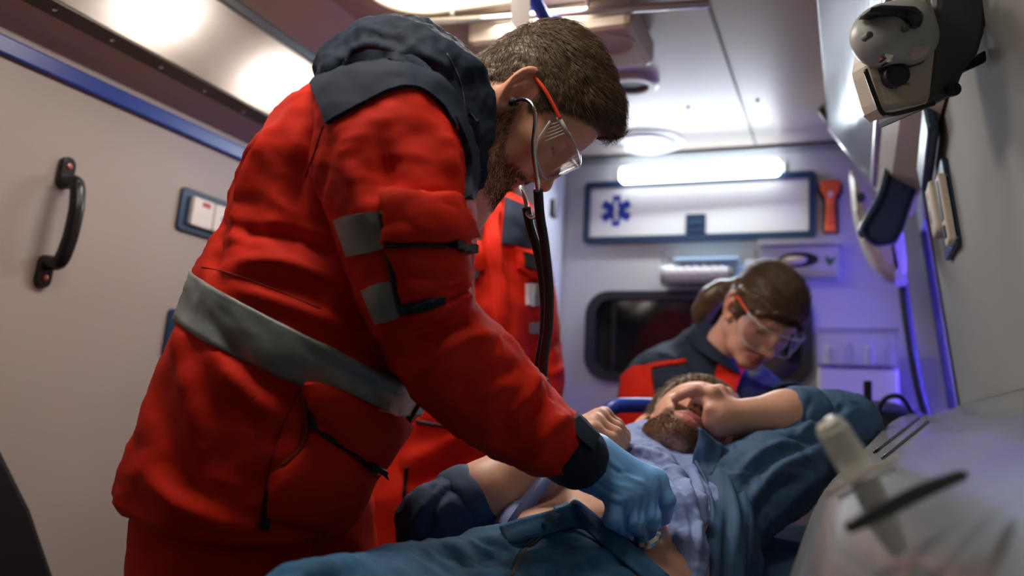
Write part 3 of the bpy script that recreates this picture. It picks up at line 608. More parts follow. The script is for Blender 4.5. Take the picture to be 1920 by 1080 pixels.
def _head(p, st):
    q = p.copy(); q[:, 1] = np.abs(q[:, 1])
    d = ell(p, (-.4, 0, 4.1), (st.back, 7.3, 8.5))
    d = smin(d, ell(p, (2.6, 0, 4.6), (6.6, 6.2, 6.6)), 2.0)
    d = smin(d, ell(p, (3.2, 0, -1.4), (6.3, 5.6 * st.jaw ** .3, 6.2)), 2.0)
    d = smin(d, ell(p, (3.7, 0, -5.0), (5.2, 4.55 * st.jaw, 3.9)), 1.6)
    d = smin(d, chain(q, [(.3, 4.9 * st.jaw, -1.0), (.9, 4.7 * st.jaw, -4.8), (4.2, 3.8 * st.jaw, -7.0), (7.4, 1.5, -8.4 * st.chin)], [1.3, 1.3, 1.3, 1.35], 1.2), 2.0)
    d = smin(d, ell(p, (7.9, 0, -8.0 * st.chin), (1.75, 2.0, 1.6)), 1.3)
    d = smin(d, ell(p, (2.6, 0, -6.8), (4.2, 3.0, 2.4)), 1.5)
    d = smin(d, ell(q, (5.6, 4.5, -.5), (2.4, 1.7, 1.7)), 1.8)
    d = smin(d, ell(q, (6.7, 2.6, -2.6), (2.3, 2.3, 2.6)), 1.5)
    d = smin(d, chain(q, [(8.5, .6, 3.7), (8.15, 2.8, 4.05), (6.4, 5.0, 3.7)], [.8 * st.brow, .85 * st.brow, .6 * st.brow], .6), 1.1)
    d = smax(d, -ell(q, (9.75, 3.2, 1.9), (1.9, 1.9, 1.35)), 1.0)
    d = smin(d, ell(q, (7.3, 3.2, 2.0), (1.38, 1.45, 1.25)), .45)
    d = smin(d, caps(q, (8.42, 2.2, 1.25), (7.95, 4.3, 1.3), .12), .25)
    # nose
    d = smin(d, chain(p, [(8.7, 0, 3.3), (9.5, 0, 1.8), (10.6 + .6 * st.nose, 0, -1.2)], [.75, .74, .85], .4), 1.0)
    d = smin(d, ell(p, (9.3, 0, -.8), (1.5, 1.25, 2.3)), .8)
    d = smin(d, ell(p, (11.0 + .6 * st.nose, 0, -1.75), (1.0, 1.0, .95)), .7)
    d = smin(d, ell(q, (10.2, 1.12, -2.1), (1.2, .74, .78)), .55)
    d = smax(d, -ell(q, (10.9, .60, -2.85), (.62, .33, .5)), .25)
    # mouth
    d = smin(d, chain(q, [(9.9, 0, -2.4), (9.35, .3, -3.4), (8.9, .5, -4.4)], [.7, .8, .85], .4), .8)
    d = smin(d, ell(p, (7.4, 0, -5.0), (2.2, 2.9, 2.4)), 1.2)
    up = chain(q, [(9.75, 0, -4.55), (9.6, .8, -4.42), (8.75, 2.55, -5.0)], [.48 * st.lips, .48 * st.lips, .2], .3)
    lo_ = chain(q, [(9.55, 0, -5.75 - st.open), (9.4, .9, -5.66 - st.open), (8.7, 2.45, -5.1)], [.60 * st.lips, .54 * st.lips, .2], .3)
    d = smin(d, up, .5); d = smin(d, lo_, .5)
    d = smax(d, -caps(q, (10.25, 0, -5.1 - st.open * .5), (9.15, 2.45, -5.03), .14 + st.open * .35, .06), .18)
    d = smax(d, -caps(p, (10.3, 0, -3.3), (10.4, 0, -3.9), .2), .4)
    e = np.full(len(p), 9.0); m = (q[:, 1] > 4.0) & (np.abs(p[:, 0] + .7) < 5) & (np.abs(p[:, 2]) < 6.5)
    if m.any(): e[m] = ear(q[m], 1)
    return smin(d, e, .45)
def lipmask(p, st):
    q = p.copy(); q[:, 1] = np.abs(q[:, 1])
    up = chain(q, [(9.75, 0, -4.6), (9.6, .8, -4.47), (8.75, 2.55, -5.0)], [.50 * st.lips, .50 * st.lips, .2], .3)
    lo_ = chain(q, [(9.55, 0, -5.75 - st.open), (9.4, .9, -5.66 - st.open), (8.7, 2.45, -5.1)], [.60 * st.lips, .55 * st.lips, .2], .3)
    return np.clip(1 - np.maximum(np.minimum(up, lo_) - .02, 0) / .18, 0, 1) * (p[:, 0] > 8.3)
HLX = [-12, -8, -5.5, -3.2, -2.2, -1.2, 0.6, 1.3, 1.7, 2.6, 3.3, 4.4, 5.8, 7.4, 9, 12]
HLZ = [-3.2, -3.8, -3.9, -2.2, 1.8, 3.4, 3.4, 1.8, .6, .8, 2.6, 5.0, 6.7, 8.1, 9.0, 9.8]
def hairmask(p, dz=0.0, soft=.5):
    return np.clip((p[:, 2] - np.interp(p[:, 0], HLX, HLZ) - dz) / soft + .5, 0, 1)
def beardmask(p):
    x, y, z = p.T
    line = np.interp(x, [-1, 1.2, 3.0, 5.0, 7.0, 8.4, 9.2, 10, 11], [-1.5, .5, -2.6, -4.2, -4.7, -3.8, -3.4, -3.2, -3.2])
    m = np.clip((line - z) / .9 + .2, 0, 1) * np.clip((x + .3) / .9, 0, 1) * np.clip((z + 10.3 - .25 * np.clip(7 - x, 0, 6)) / 1.2, 0, 1)
    return m
class Head:
    def __init__(s, origin, F, U, scale=1.0, style=None):
        F = np.array(F, float); F /= np.linalg.norm(F); U = np.array(U, float); U -= F * (U @ F); U /= np.linalg.norm(U); L = np.cross(U, F)
        s.R = np.stack([F, L, U], 1); s.o = np.array(origin, float); s.s = 0.01 * scale; s.st = style or HeadStyle()
    def w(s, x, y, z): return s.o + s.R @ np.array((x, y, z), float) * s.s
    def loc(s, P): P = np.asarray(P); return ((P - s.o.astype(P.dtype)) @ s.R.astype(P.dtype)) / P.dtype.type(s.s)
    def sdf(s, P): return head_sdf(s.loc(P), s.st) * s.s
def headcolor(h, vs, skin, lip, beard=None, bcol=(.05, .03, .02), scalp=None, dz=0.0, headonly=None):
    p = h.loc(vs); c = np.tile(np.array(skin, float), (len(vs), 1))
    inhead = (np.linalg.norm(p - np.array((0, 0, 2)), axis=1) < 17) * np.clip(1.5 - head_sdf(p.copy(), h.st) / .35, 0, 1)
    n1 = nz(p, 1.1, 3) * .5 + nz(p, 3.1, 1) * .5; c *= (1 + .06 * n1)[:, None]
    red = np.exp(-((p[:, 0] - 11.5) ** 2 + p[:, 1] ** 2 + (p[:, 2] + 2) ** 2) / 4) * .35 + np.exp(-((np.abs(p[:, 1]) - 7.8) ** 2) / .8 - (p[:, 2] - .5) ** 2 / 8 - (p[:, 0] + 1) ** 2 / 6) * .6
    red *= inhead; c = c * (1 - red[:, None]) + red[:, None] * np.array(skin) * np.array((1.12, .72, .66))
    if beard:
        b = beardmask(p) * beard * inhead * (0.82 + .18 * nz(p, 9, 2)); c = c * (1 - b[:, None]) + b[:, None] * np.array(bcol)
    l = lipmask(p, h.st) * inhead; c = c * (1 - l[:, None]) + l[:, None] * np.array(lip)
    if scalp is not None:
        m = hairmask(p, dz - .3, 1.0) * inhead * (np.abs(p[:, 1]) < 8.2); c = c * (1 - m[:, None]) + m[:, None] * np.array(scalp)
    q = p.copy(); q[:, 1] = np.abs(q[:, 1])
    lash = np.clip(1 - caps(q, (8.6, 2.1, 1.2), (7.9, 4.4, 1.25), .05) / .16, 0, 1) * inhead; c = c * (1 - lash[:, None]) + lash[:, None] * np.array((.03, .02, .015))
    nos = np.clip(1 - ell(q, (10.9, .6, -2.8), (.6, .32, .45)) / .15, 0, 1) * inhead; c = c * (1 - .7 * nos[:, None])
    return c
def haircap(h, vs, fs, mask, thick, name, m, parent, streak=.0012, flow=None, seed=1):
    """hair volume: skin faces under the mask pushed outwards, with strand-like ridges"""
    p = h.loc(vs); n = vnormals(vs, fs); keep = (mask[fs] > 0.02).all(1); f = fs[keep]; u, inv = np.unique(f, return_inverse=True); f = inv.reshape(f.shape)
    pv, nn, mk = vs[u], n[u], mask[u]; th = thick(p[u]) * mk * h.s
    for _ in range(2): pass
    rid = 0
    if flow is not None:
        ph = flow(p[u]); rid = streak * (np.sin(ph * 7 + 2 * nz(p[u], .8, seed)) * .6 + np.sin(ph * 17 + 3 * nz(p[u], 1.3, seed + 2)) * .4) * mk
    out = pv + nn * (th + rid - .0008 * (1 - mk))[:, None]
    return fastmesh(name, out, f, m, parent), out, f, mk, p[u]
def strands(name, roots, paths_fn, n_seg, r0, m, parent, **k):
    """paths_fn(t, roots...) -> (N,3) for t in 0..1 ; three-sided tapering tubes"""
    N = len(roots); P = np.stack([paths_fn(t) for t in np.linspace(0, 1, n_seg)], 1)      # N,S,3
    T = np.gradient(P, axis=1); T /= np.linalg.norm(T, axis=2, keepdims=True) + 1e-12
    ref = rng.normal(size=(N, 1, 3)); A = np.cross(T, ref); A /= np.linalg.norm(A, axis=2, keepdims=True) + 1e-12; Bn = np.cross(T, A)
    r = (np.asarray(r0) * np.ones(N))[:, None] * np.linspace(1, .25, n_seg)[None]
    ring_ = np.stack([P + (A * math.cos(a) + Bn * math.sin(a)) * r[..., None] for a in (0, 2.094, 4.189)], 2)   # N,S,3,3
    vs = ring_.reshape(-1, 3); base = (np.arange(N) * n_seg * 3)[:, None, None]; s = (np.arange(n_seg - 1) * 3)[None, :, None]; j = np.arange(3)[None, None, :]; j2 = (j + 1) % 3
    fs = np.stack([base + s + j, base + s + j2, base + s + 3 + j2, base + s + 3 + j], -1).reshape(-1, 4)
    return fastmesh(name, vs, fs, m, parent, **k)
def sample(vs, fs, w_, N):
    a = vs[fs]; ar = np.linalg.norm(np.cross(a[:, 2] - a[:, 0], a[:, 3] - a[:, 1]), axis=1) * w_[fs].mean(1); i = rng.choice(len(fs), N, p=ar / ar.sum())
    uv = rng.random((N, 2)); q = a[i]; P = (q[:, 0] * (1 - uv[:, :1]) + q[:, 1] * uv[:, :1]) * (1 - uv[:, 1:]) + (q[:, 3] * (1 - uv[:, :1]) + q[:, 2] * uv[:, :1]) * uv[:, 1:]
    n = np.cross(q[:, 2] - q[:, 0], q[:, 3] - q[:, 1]); n /= np.linalg.norm(n, axis=1)[:, None] + 1e-12
    return P, n
SKIN = mat('skin', (.5, .3, .22), .48, attr='Col', sss=.15, bump=.08, bscale=700)
HAIRB = mat('hair_brown', (.135, .092, .058), .38, var=.35, vscale=90)
HAIRW = mat('hair_dark_brown', (.075, .042, .022), .36, var=.3, vscale=60)
HAIRP = mat('hair_light_brown', (.13, .085, .045), .42, var=.3, vscale=90)
# ================================================================ cloth: lofted shells, folds, patches
class Cloth:
    def __init__(s, vs, fs): s.v = np.array(vs, float); s.f = [tuple(int(i) for i in f) for f in fs]; s._b = None
    def bvh(s):
        if s._b is None: s._b = BVHTree.FromPolygons([Vector(v) for v in s.v], s.f)
        return s._b
    def normals(s):
        n = np.zeros_like(s.v)
        q = np.array([f for f in s.f if len(f) == 4]); fn = np.cross(s.v[q[:, 2]] - s.v[q[:, 0]], s.v[q[:, 3]] - s.v[q[:, 1]])
        for i in range(4): np.add.at(n, q[:, i], fn)
        return n / (np.linalg.norm(n, axis=1)[:, None] + 1e-12)
    def hit(s, px, py):
        r = V(ray(px, py)).normalized(); h = s.bvh().ray_cast(V(CAM), r)
        return None if h[0] is None else np.array(h[0])
    def fold(s, pix, amp, width, n=24):
        """ridge (amp>0) or crease (amp<0) along a line seen on the surface"""
        c = spline([np.array(p, float) for p in pix], n); P = [s.hit(*q) for q in c]; P = np.array([p for p in P if p is not None])
        if len(P) < 2: return s
        nn = s.normals(); tt = np.linspace(0, 1, len(P)); best = np.full(len(s.v), 1e9); bt = np.zeros(len(s.v))
        for i in range(len(P) - 1):
            a, b = P[i], P[i + 1]; ab = b - a; t = np.clip(((s.v - a) @ ab) / (ab @ ab + 1e-12), 0, 1); d = ((s.v - a - t[:, None] * ab) ** 2).sum(1)
            m = d < best; best[m] = d[m]; bt[m] = tt[i]
        taper = np.clip(np.minimum(bt, 1 - bt) * 5 + .25, 0, 1); x2 = best / (width * width)
        s._d = getattr(s, '_d', np.zeros(len(s.v))) + amp * taper * (1 - .5 * x2) * np.exp(-x2); return s
    def bake(s):
        if hasattr(s, '_d'): s.v = s.v + s.normals() * s._d[:, None]; del s._d
        s._b = None; return s
    def rough(s, amp, scale, seed=0, stretch=None):
        p = s.v if stretch is None else s.v @ np.array(stretch).T
        a = nz(p, scale, seed); b = nz(p, scale * 2.3, seed + 5)
        r = (1 - np.abs(a) * 2) * .65 + (1 - np.abs(b) * 2) * .35
        s.v = s.v + s.normals() * (amp * r)[:, None]; s._b = None; return s
    def build(s, name, m, parent, smooth=True, **k): s.o = obj(name, s.v, s.f, m, parent, smooth=smooth, **k); return s.o
def rings(secs, nu=72, nv=90, ex=2.2, cap=True):
    """secs: (centre, half-axis a, half-axis b) each 3-vectors -> Cloth"""
    S = np.array([np.concatenate([np.array(c), np.array(a), np.array(b)]) for c, a, b in secs]); S = spline(S, nv)
    th = np.linspace(0, 2 * math.pi, nu, endpoint=False); ct = np.sign(np.cos(th)) * np.abs(np.cos(th)) ** (2 / ex); sn = np.sign(np.sin(th)) * np.abs(np.sin(th)) ** (2 / ex)
    vs = (S[:, None, :3] + ct[None, :, None] * S[:, None, 3:6] + sn[None, :, None] * S[:, None, 6:9]).reshape(-1, 3)
    fs = []
    for i in range(nv - 1):
        for j in range(nu): k = (j + 1) % nu; fs.append((i * nu + j, i * nu + k, (i + 1) * nu + k, (i + 1) * nu + j))
    vs = list(vs)
    if cap:
        for row, fl in ((0, 1), (nv - 1, 0)):
            c = len(vs); vs.append(S[row, :3])
            for j in range(0, nu, 2):
                a, b, d = row * nu + j, row * nu + (j + 1) % nu, row * nu + (j + 2) % nu
                fs.append((c, d, b, a) if fl else (c, a, b, d))
    C_ = Cloth(np.array(vs), fs)
    q = C_.f[(nv // 2) * nu]; p = C_.v
    nrm_ = np.cross(p[q[2]] - p[q[0]], p[q[3]] - p[q[1]]); cen = S[nv // 2, :3]
    if nrm_ @ (p[q[0]] - cen) < 0: C_.f = [f[::-1] for f in C_.f]
    C_.nu, C_.nv = nu, nv; return C_
def loft(secs, nu=72, nv=90, ex=2.2, cap=True):
    """secs: (Lx, Ly, Rx, Ry, dL, dR, half thickness)"""
    cs = []; R3 = []
    for (lx, ly, rx, ry, dl, dr, t) in secs: l, r = W(lx, ly, dl), W(rx, ry, dr); cs.append(((l + r) / 2, (r - l) / 2, t))
    C_ = np.array([c for c, _, _ in cs]); T = np.gradient(C_, axis=0)
    for i, (c, a, t) in enumerate(cs):
        b = np.cross(a, T[i]); b /= np.linalg.norm(b) + 1e-12; R3.append((c, a, b * t))
    for i in range(1, len(R3)):
        if R3[i][2] @ R3[i - 1][2] < 0: R3[i] = (R3[i][0], R3[i][1], -R3[i][2])
    return rings(R3, nu, nv, ex, cap)
def patch(name, targets, A, B, m, parent, off=.002, th=.003, nu=24, nv=10, bulge=0.0, depth=None, **k):
    """thin solid piece lying on the nearest of the target cloths, between two curves given where they are seen"""
    a = spline([np.array(p, float) for p in A], nu); b = spline([np.array(p, float) for p in B], nu)
    T = np.linspace(0, 1, nv)[:, None, None]; G = a[None] * (1 - T) + b[None] * T
    D = np.full((nv, nu), np.nan)
    for i in range(nv):
        for j in range(nu):
            best = None; r = V(ray(*G[i, j])); L_ = r.length; r = r / L_
            for c in targets:
                h = c.bvh().ray_cast(V(CAM), r)
                if h[0] is not None and (best is None or h[3] < best): best = h[3]
            if best is not None: D[i, j] = best / L_
    if np.isnan(D).all(): print('PATCH MISS', name); return None
    bad = np.isnan(D)
    if bad.any():
        gi = np.argwhere(~bad)
        for i, j in np.argwhere(bad):
            q = gi[np.argmin(((gi - (i, j)) ** 2).sum(1))]; D[i, j] = D[q[0], q[1]]
    for _ in range(2):          # light smoothing of the laid cloth
        E2 = np.pad(D, 1, mode='edge'); D = np.minimum(D, .5 * D + .125 * (E2[:-2, 1:-1] + E2[2:, 1:-1] + E2[1:-1, :-2] + E2[1:-1, 2:]))
    P = np.array([[W(G[i, j, 0], G[i, j, 1], D[i, j]) for j in range(nu)] for i in range(nv)])
    N = np.cross(np.gradient(P, axis=1), np.gradient(P, axis=0)); N /= np.linalg.norm(N, axis=2)[..., None] + 1e-12
    fl = np.sign(((CAM - P) * N).sum(-1))[..., None]; N = N * np.where(fl == 0, 1, fl)
    bl = bulge * (np.sin(np.linspace(0, math.pi, nv))[:, None] * np.sin(np.linspace(0, math.pi, nu))[None]) ** .6
    top = P + N * (off + th + bl)[..., None] if bulge else P + N * (off + th); bot = P - N * .004
    vs = np.vstack([top.reshape(-1, 3), bot.reshape(-1, 3)]); n = nu * nv; fs = []
    for i in range(nv - 1):
        for j in range(nu - 1):
            q = (i * nu + j, i * nu + j + 1, (i + 1) * nu + j + 1, (i + 1) * nu + j); fs.append(q); fs.append(tuple(n + x for x in q[::-1]))
    rim = [(0, j) for j in range(nu)] + [(i, nu - 1) for i in range(1, nv)] + [(nv - 1, j) for j in range(nu - 2, -1, -1)] + [(i, 0) for i in range(nv - 2, 0, -1)]
    for x, y in zip(rim, rim[1:] + rim[:1]): a_, b_ = x[0] * nu + x[1], y[0] * nu + y[1]; fs.append((b_, a_, n + a_, n + b_))
    bm = bmesh.new(); bv = [bm.verts.new(V(v)) for v in vs]
    for f in fs: bm.faces.new([bv[i] for i in f])
    o = bmobj(name, bm, m, parent, smooth=True, **k)
    try: o.data.set_sharp_from_angle(angle=math.radians(50))
    except Exception: pass
    return o
def seam(name, targets, pix, r, m, parent, off=.001, n=40, sides=6, **k):
    c = spline([np.array(p, float) for p in pix], n); P = []
    for q in c:
        best = None; rr = V(ray(*q)); L_ = rr.length
        for t_ in targets:
            h = t_.bvh().ray_cast(V(CAM), rr / L_)
            if h[0] is not None and (best is None or h[3] < best): best = h[3]
        if best is not None: P.append(W(q[0], q[1], best / L_ - off))
    if len(P) < 3: print('SEAM MISS', name); return None
    return tube(name, np.array(P), r, m, parent, sides=sides, **k)
def sdfcloth(f, lo, hi, h):
    vs, fs = surface(f, lo, hi, h); return Cloth(vs, fs)
RED = mat('red_workwear', (.60, .020, .006), .72, bump=.22, bscale=26, var=.10, vscale=14, weave=.25, spec=.18)
NAVY = mat('navy_workwear', (.016, .026, .047), .75, bump=.3, bscale=26, var=.15, vscale=14, weave=.25, spec=.2)
REFL = mat('reflective_tape', (.25, .285, .29), .42, .25, bump=.10, bscale=60, var=.12, vscale=30)
DARKT = mat('dark_trim', (.006, .008, .012), .6)
GLOVE = mat('blue_nitrile', (.17, .44, .90), .40, bump=.08, bscale=140, var=.08, vscale=40)
DENIM = mat('denim', (.033, .145, .30), .72, bump=.20, bscale=260, var=.35, vscale=35, weave=.5)
DENIML = mat('denim_edge', (.06, .17, .27), .75, bump=.2, bscale=300, var=.4, vscale=120)
SHIRT = mat('blue_shirt_cloth', (.036, .094, .195), .72, bump=.2, bscale=60, var=.15, vscale=40, weave=.3)
TEE = mat('light_blue_jersey', (.22, .295, .56), .8, bump=.08, bscale=200, var=.08, vscale=30)
# ================================================================ leaning paramedic
man = empty('person', (-0.72, 0.98, 0.0), 'bearded paramedic in red jacket leaning over the patient with a stethoscope', 'person')
E_ = W(972, 168, 1.06); Fm = CR * .43 + CD * .90 - CF * .02; Um = CR * .90 - CD * .43 - CF * .04
_h = Head((0, 0, 0), Fm, Um, 1.0); HM = Head(E_ + _h.R @ np.array((.7, 7.2, -.3)) * .0091, Fm, Um, 0.915, HeadStyle(jaw=1.04, brow=1.05, nose=1.0, lips=.9))
def man_body(P):
    d = HM.sdf(P)
    nb = W(835, 300, 1.14)
    d = smin(d, chain(P, [HM.w(-2.5, 0, 1.0), HM.w(-2.6, 0, -5.5), nb], [.056, .056, .066], .02), .022)
    d = smin(d, caps(P, HM.w(2.0, 0, -5.5), W(845, 285, 1.13), .036, .045), .02)
    d = smin(d, ell(P, W(740, 330, 1.14), (.14, .12, .13)), .03)
    return d
vs, fs = surface(man_body, W(780, 220, 1.15) - .36, W(900, 200, 1.15) + .36, .0022)
skin = (.68, .36, .25)
cc = headcolor(HM, vs, skin, (.46, .15, .12), .55, (.11, .058, .035), (.14, .085, .055))
mb = fastmesh('body', vs, fs, SKIN, man, cc)
p = HM.loc(vs); mk = hairmask(p, 0, 1.6) * (np.abs(p[:, 1]) < 7.6 + 0 * p[:, 0]) * (np.linalg.norm(p - np.array((0, 0, 4)), axis=1) < 14)
earz = np.minimum(ear(p, 1), ear(p, -1)); mk = mk * np.clip(earz / .3, 0, 1)
def thickM(p):
    top = np.clip((p[:, 2] - 4) / 6, 0, 1); fr = np.clip((p[:, 0] - 2) / 5, 0, 1)
    return .12 + top * (.65 + 1.25 * fr)
hc, hv, hf, hm, hp = haircap(HM, vs, fs, mk, thickM, 'hair', HAIRB, man, .0009, lambda p: p[:, 1] * .9 + p[:, 2] * .25)
R_, N_ = sample(hv, hf, hm, 19000)
pl = HM.loc(R_); Nl = N_ @ HM.R
fl = np.stack([np.ones(len(pl)) * .9, -.25 * np.sign(pl[:, 1]), np.interp(pl[:, 2], [0, 4, 8, 11], [-.55, -.3, .15, .3])], 1) + .25 * np.stack([nz(pl, .9, k) for k in (1, 4, 8)], 1) + rng.normal(scale=.10, size=pl.shape)
fl -= Nl * (fl * Nl).sum(1)[:, None]; fl /= np.linalg.norm(fl, axis=1)[:, None]
Lh = (.9 + 1.9 * np.clip((pl[:, 2] - 3) / 6, 0, 1)) * rng.uniform(.6, 1.2, len(pl)); lift = .20 + .30 * np.clip((pl[:, 2] - 4) / 5, 0, 1) * (1 + .8 * nz(pl, 1.4, 6))
def pathM(t): return HM.o + (pl - Nl * .1 + fl * (Lh * t)[:, None] + Nl * (lift * np.sin(t * 2.4) * 1.3 - (Lh * t) ** 2 / 20)[:, None]) @ HM.R.T * HM.s
strands('hair_strands', R_, pathM, 5, .00042, HAIRB, hc, kind='stuff')
# short beard
bm_ = beardmask(p) * (mk < .01) * (lipmask(p, HM.st) < .2) * (p[:, 2] > -11) * (np.abs(p[:, 1]) < 7.2)
R_, N_ = sample(vs, fs, bm_, 6000); pb = HM.loc(R_); Nb = N_ @ HM.R; db = np.array((.25, 0, -.8)) + rng.normal(scale=.22, size=pb.shape) + Nb * .55; db /= np.linalg.norm(db, axis=1)[:, None]; Lb = rng.uniform(.25, .55, len(pb))
strands('beard', R_, lambda t: HM.o + (pb + db * (Lb * t)[:, None]) @ HM.R.T * HM.s, 3, .00026, mat('beard_hair', (.11, .055, .03), .5), man, kind='stuff')
# eyebrows
R_ = np.stack([rng.uniform(0, 1, 700), rng.uniform(-1, 1, 700), rng.choice([-1, 1], 700)], 1)
bl_ = np.stack([np.interp(R_[:, 0], [0, .5, 1], [9.25, 8.95, 7.2]), R_[:, 2] * (1.0 + 3.9 * R_[:, 0]), np.interp(R_[:, 0], [0, .6, 1], [3.75, 4.3, 3.8]) + .32 * R_[:, 1] * (1 - .6 * R_[:, 0])], 1)
def brows(H, name, m, parent, Lx=.75):
    dd = np.stack([-.25 * np.ones(700) + .4 * (1 - R_[:, 0]), R_[:, 2] * 1.0, .35 - .5 * R_[:, 0]], 1); dd /= np.linalg.norm(dd, axis=1)[:, None]
    return strands(name, bl_, lambda t: H.o + (bl_ + dd * Lx * t + np.array((.12, 0, 0))) @ H.R.T * H.s, 3, .00030, m, parent, kind='stuff')
brows(HM, 'eyebrows', MATS['beard_hair'], man)
# ---------------------------------------------------------------- his jacket
T_ = [(262, 885, 655, 965, 1.10, 1.10, .185), (282, 825, 685, 915, 1.10, 1.10, .19), (312, 745, 732, 855, 1.10, 1.10, .19), (368, 582, 780, 768, 1.10, 1.11, .185), (388, 518, 795, 728, 1.10, 1.11, .18),
      (424, 445, 830, 640, 1.11, 1.12, .176), (448, 375, 858, 540, 1.12, 1.13, .175), (496, 290, 876, 440, 1.13, 1.13, .18), (556, 218, 886, 350, 1.14, 1.13, .175), (628, 172, 886, 275, 1.14, 1.13, .155), (690, 150, 868, 232, 1.14, 1.13, .11), (735, 150, 830, 205, 1.14, 1.13, .05)]
jk = loft(T_, 96, 150, 2.3)
jk.rough(.0055, 22, 2); jk.rough(.0035, 48, 4); jk.rough(.0012, 120, 8)
for pix, a, w_ in (([(470, 270), (430, 350), (408, 440), (402, 500)], -.010, .012), ([(500, 250), (455, 360), (440, 470)], .008, .016), ([(600, 235), (560, 330), (540, 470)], -.006, .014),
                   ([(430, 500), (520, 490), (610, 520)], .008, .014), ([(420, 430), (530, 440), (620, 470)], -.006, .012), ([(440, 540), (560, 580), (700, 640)], .007, .014), ([(640, 600), (700, 660), (780, 690)], -.007, .014),
                   ([(330, 610), (345, 700), (380, 820)], .006, .022), ([(420, 640), (470, 690), (540, 740)], -.008, .014), ([(390, 640), (450, 720), (530, 790)], .007, .018), ([(300, 760), (330, 850), (380, 960)], -.006, .02),
                   ([(560, 700), (530, 780), (470, 960)], -.006, .016), ([(590, 640), (660, 680), (760, 730)], .004, .01), ([(265, 880), (330, 940), (450, 990)], .006, .018)):
    jk.fold(pix, a * 1.35, w_ * .85)
jk.bake()
jacket = jk.build('jacket', RED, man)
A_ = [(640, 178, 800, 172, 1.02, 1.02, .02), (600, 210, 850, 200, .99, .99, .062), (590, 290, 872, 275, .975, .975, .084), (606, 375, 884, 370, .965, .965, .086), (640, 470, 884, 455, .955, .955, .083), (676, 560, 882, 545, .95, .95, .080),
      (716, 650, 905, 590, .95, .955, .079), (778, 738, 960, 640, .96, .97, .076), (852, 802, 1012, 703, .98, .99, .071), (930, 852, 1056, 757, 1.0, 1.01, .064), (1006, 880, 1078, 776, 1.02, 1.03, .056)]
sl = loft(A_, 80, 150, 2.15)
sl.rough(.0045, 28, 7); sl.rough(.0026, 60, 9); sl.rough(.0009, 130, 3)
for pix, a, w_ in (([(880, 548), (840, 575), (760, 600)], .010, .012), ([(900, 590), (830, 610), (760, 640)], -.009, .011), ([(930, 630), (860, 640), (790, 700)], .008, .014), ([(985, 690), (930, 700), (850, 740)], -.006, .014),
                   ([(890, 500), (830, 520), (760, 520)], -.006, .010), ([(1040, 735), (985, 775), (940, 830)], -.007, .014), ([(1070, 780), (1030, 800), (1000, 860)], .008, .013), ([(1010, 700), (990, 745), (960, 790)], .006, .012),
                   ([(640, 250), (660, 340), (690, 420)], .006, .02), ([(700, 220), (720, 300), (730, 360)], -.005, .016), ([(830, 230), (855, 320), (865, 400)], .005, .014), ([(610, 300), (600, 400), (660, 560), (740, 710)], -.004, .012)):
    sl.fold(pix, a * 1.35, w_ * .85)
sl.bake()
sleeve = sl.build('sleeve', RED, jacket)
# far sleeve (his left arm reaching to the patient)
sl2 = loft([(800, 300, 880, 260, 1.30, 1.30, .06), (815, 420, 900, 400, 1.31, 1.31, .075), (850, 560, 930, 520, 1.31, 1.31, .07), (880, 700, 955, 640, 1.30, 1.30, .062), (935, 780, 990, 710, 1.28, 1.28, .052)], 40, 40)
# belt stripe: a ring of the jacket rows
def belt(cl, v0, v1, off, name, m, parent):
    nu, nv = cl.nu, cl.nv; n = cl.normals(); r0, r1 = int(v0 * (nv - 1)), int(v1 * (nv - 1)); R = list(range(r0, r1 + 1)); o_ = np.array([cl.v[r * nu:(r + 1) * nu] + n[r * nu:(r + 1) * nu] * off for r in R]); i_ = np.array([cl.v[r * nu:(r + 1) * nu] - n[r * nu:(r + 1) * nu] * .003 for r in R])
    k = len(R); vs = np.vstack([o_.reshape(-1, 3), i_.reshape(-1, 3)]); fs = []; N = k * nu
    for r in range(k - 1):
        for j in range(nu): t = (j + 1) % nu; q = (r * nu + j, r * nu + t, (r + 1) * nu + t, (r + 1) * nu + j); fs += [q, tuple(N + x for x in q[::-1])]
    for r in (0, k - 1):
        for j in range(nu): t = (j + 1) % nu; fs.append((r * nu + j, r * nu + t, N + r * nu + t, N + r * nu + j))
    bm = bmesh.new(); bv = [bm.verts.new(V(v)) for v in vs]
    for f in fs: bm.faces.new([bv[i] for i in f])
    return bmobj(name, bm, m, parent, smooth=True)
belt(jk, 3 / 11, 4 / 11, .003, 'reflective_stripe', REFL, jacket)
both = [jk, sl]
# sleeve stripes, pocket
patch('reflective_stripe', [sl], [(628, 412), (665, 402), (714, 396)], [(652, 480), (690, 474), (722, 466)], REFL, jacket, .0015, .0015, 16, 10)
patch('reflective_stripe', [sl], [(680, 545), (706, 533), (736, 526)], [(706, 607), (728, 602), (752, 595)], REFL, jacket, .0015, .0015, 14, 10)
pk = patch('sleeve_pocket', [sl], [(724, 462), (800, 462), (868, 462)], [(756, 578), (810, 574), (876, 545)], RED, jacket, .004, .005, 22, 18, bulge=.010)
patch('pocket_flap', [sl], [(712, 366), (790, 360), (862, 372)], [(722, 461), (800, 458), (878, 446)], RED, jacket, .010, .006, 22, 16, bulge=.006)
seam('pocket_shadow_line', [sl], [(716, 398), (728, 470), (742, 540), (752, 585)], .004, DARKT, jacket, .004)  # dark line drawn in for the thin shadow and trim beside the pocket
patch('pocket_shadow', [sl], [(748, 574), (790, 573), (835, 570)], [(756, 590), (785, 588), (812, 580)], NAVY, jacket, .006, .004, 12, 5)  # navy patch put in for the shadow beneath the pocket
patch('pull_tab', [sl], [(832, 458), (850, 459), (868, 460)], [(840, 473), (852, 478), (866, 478)], mat('tab_green', (.02, .035, .032), .6), jacket, .016, .004, 8, 5)
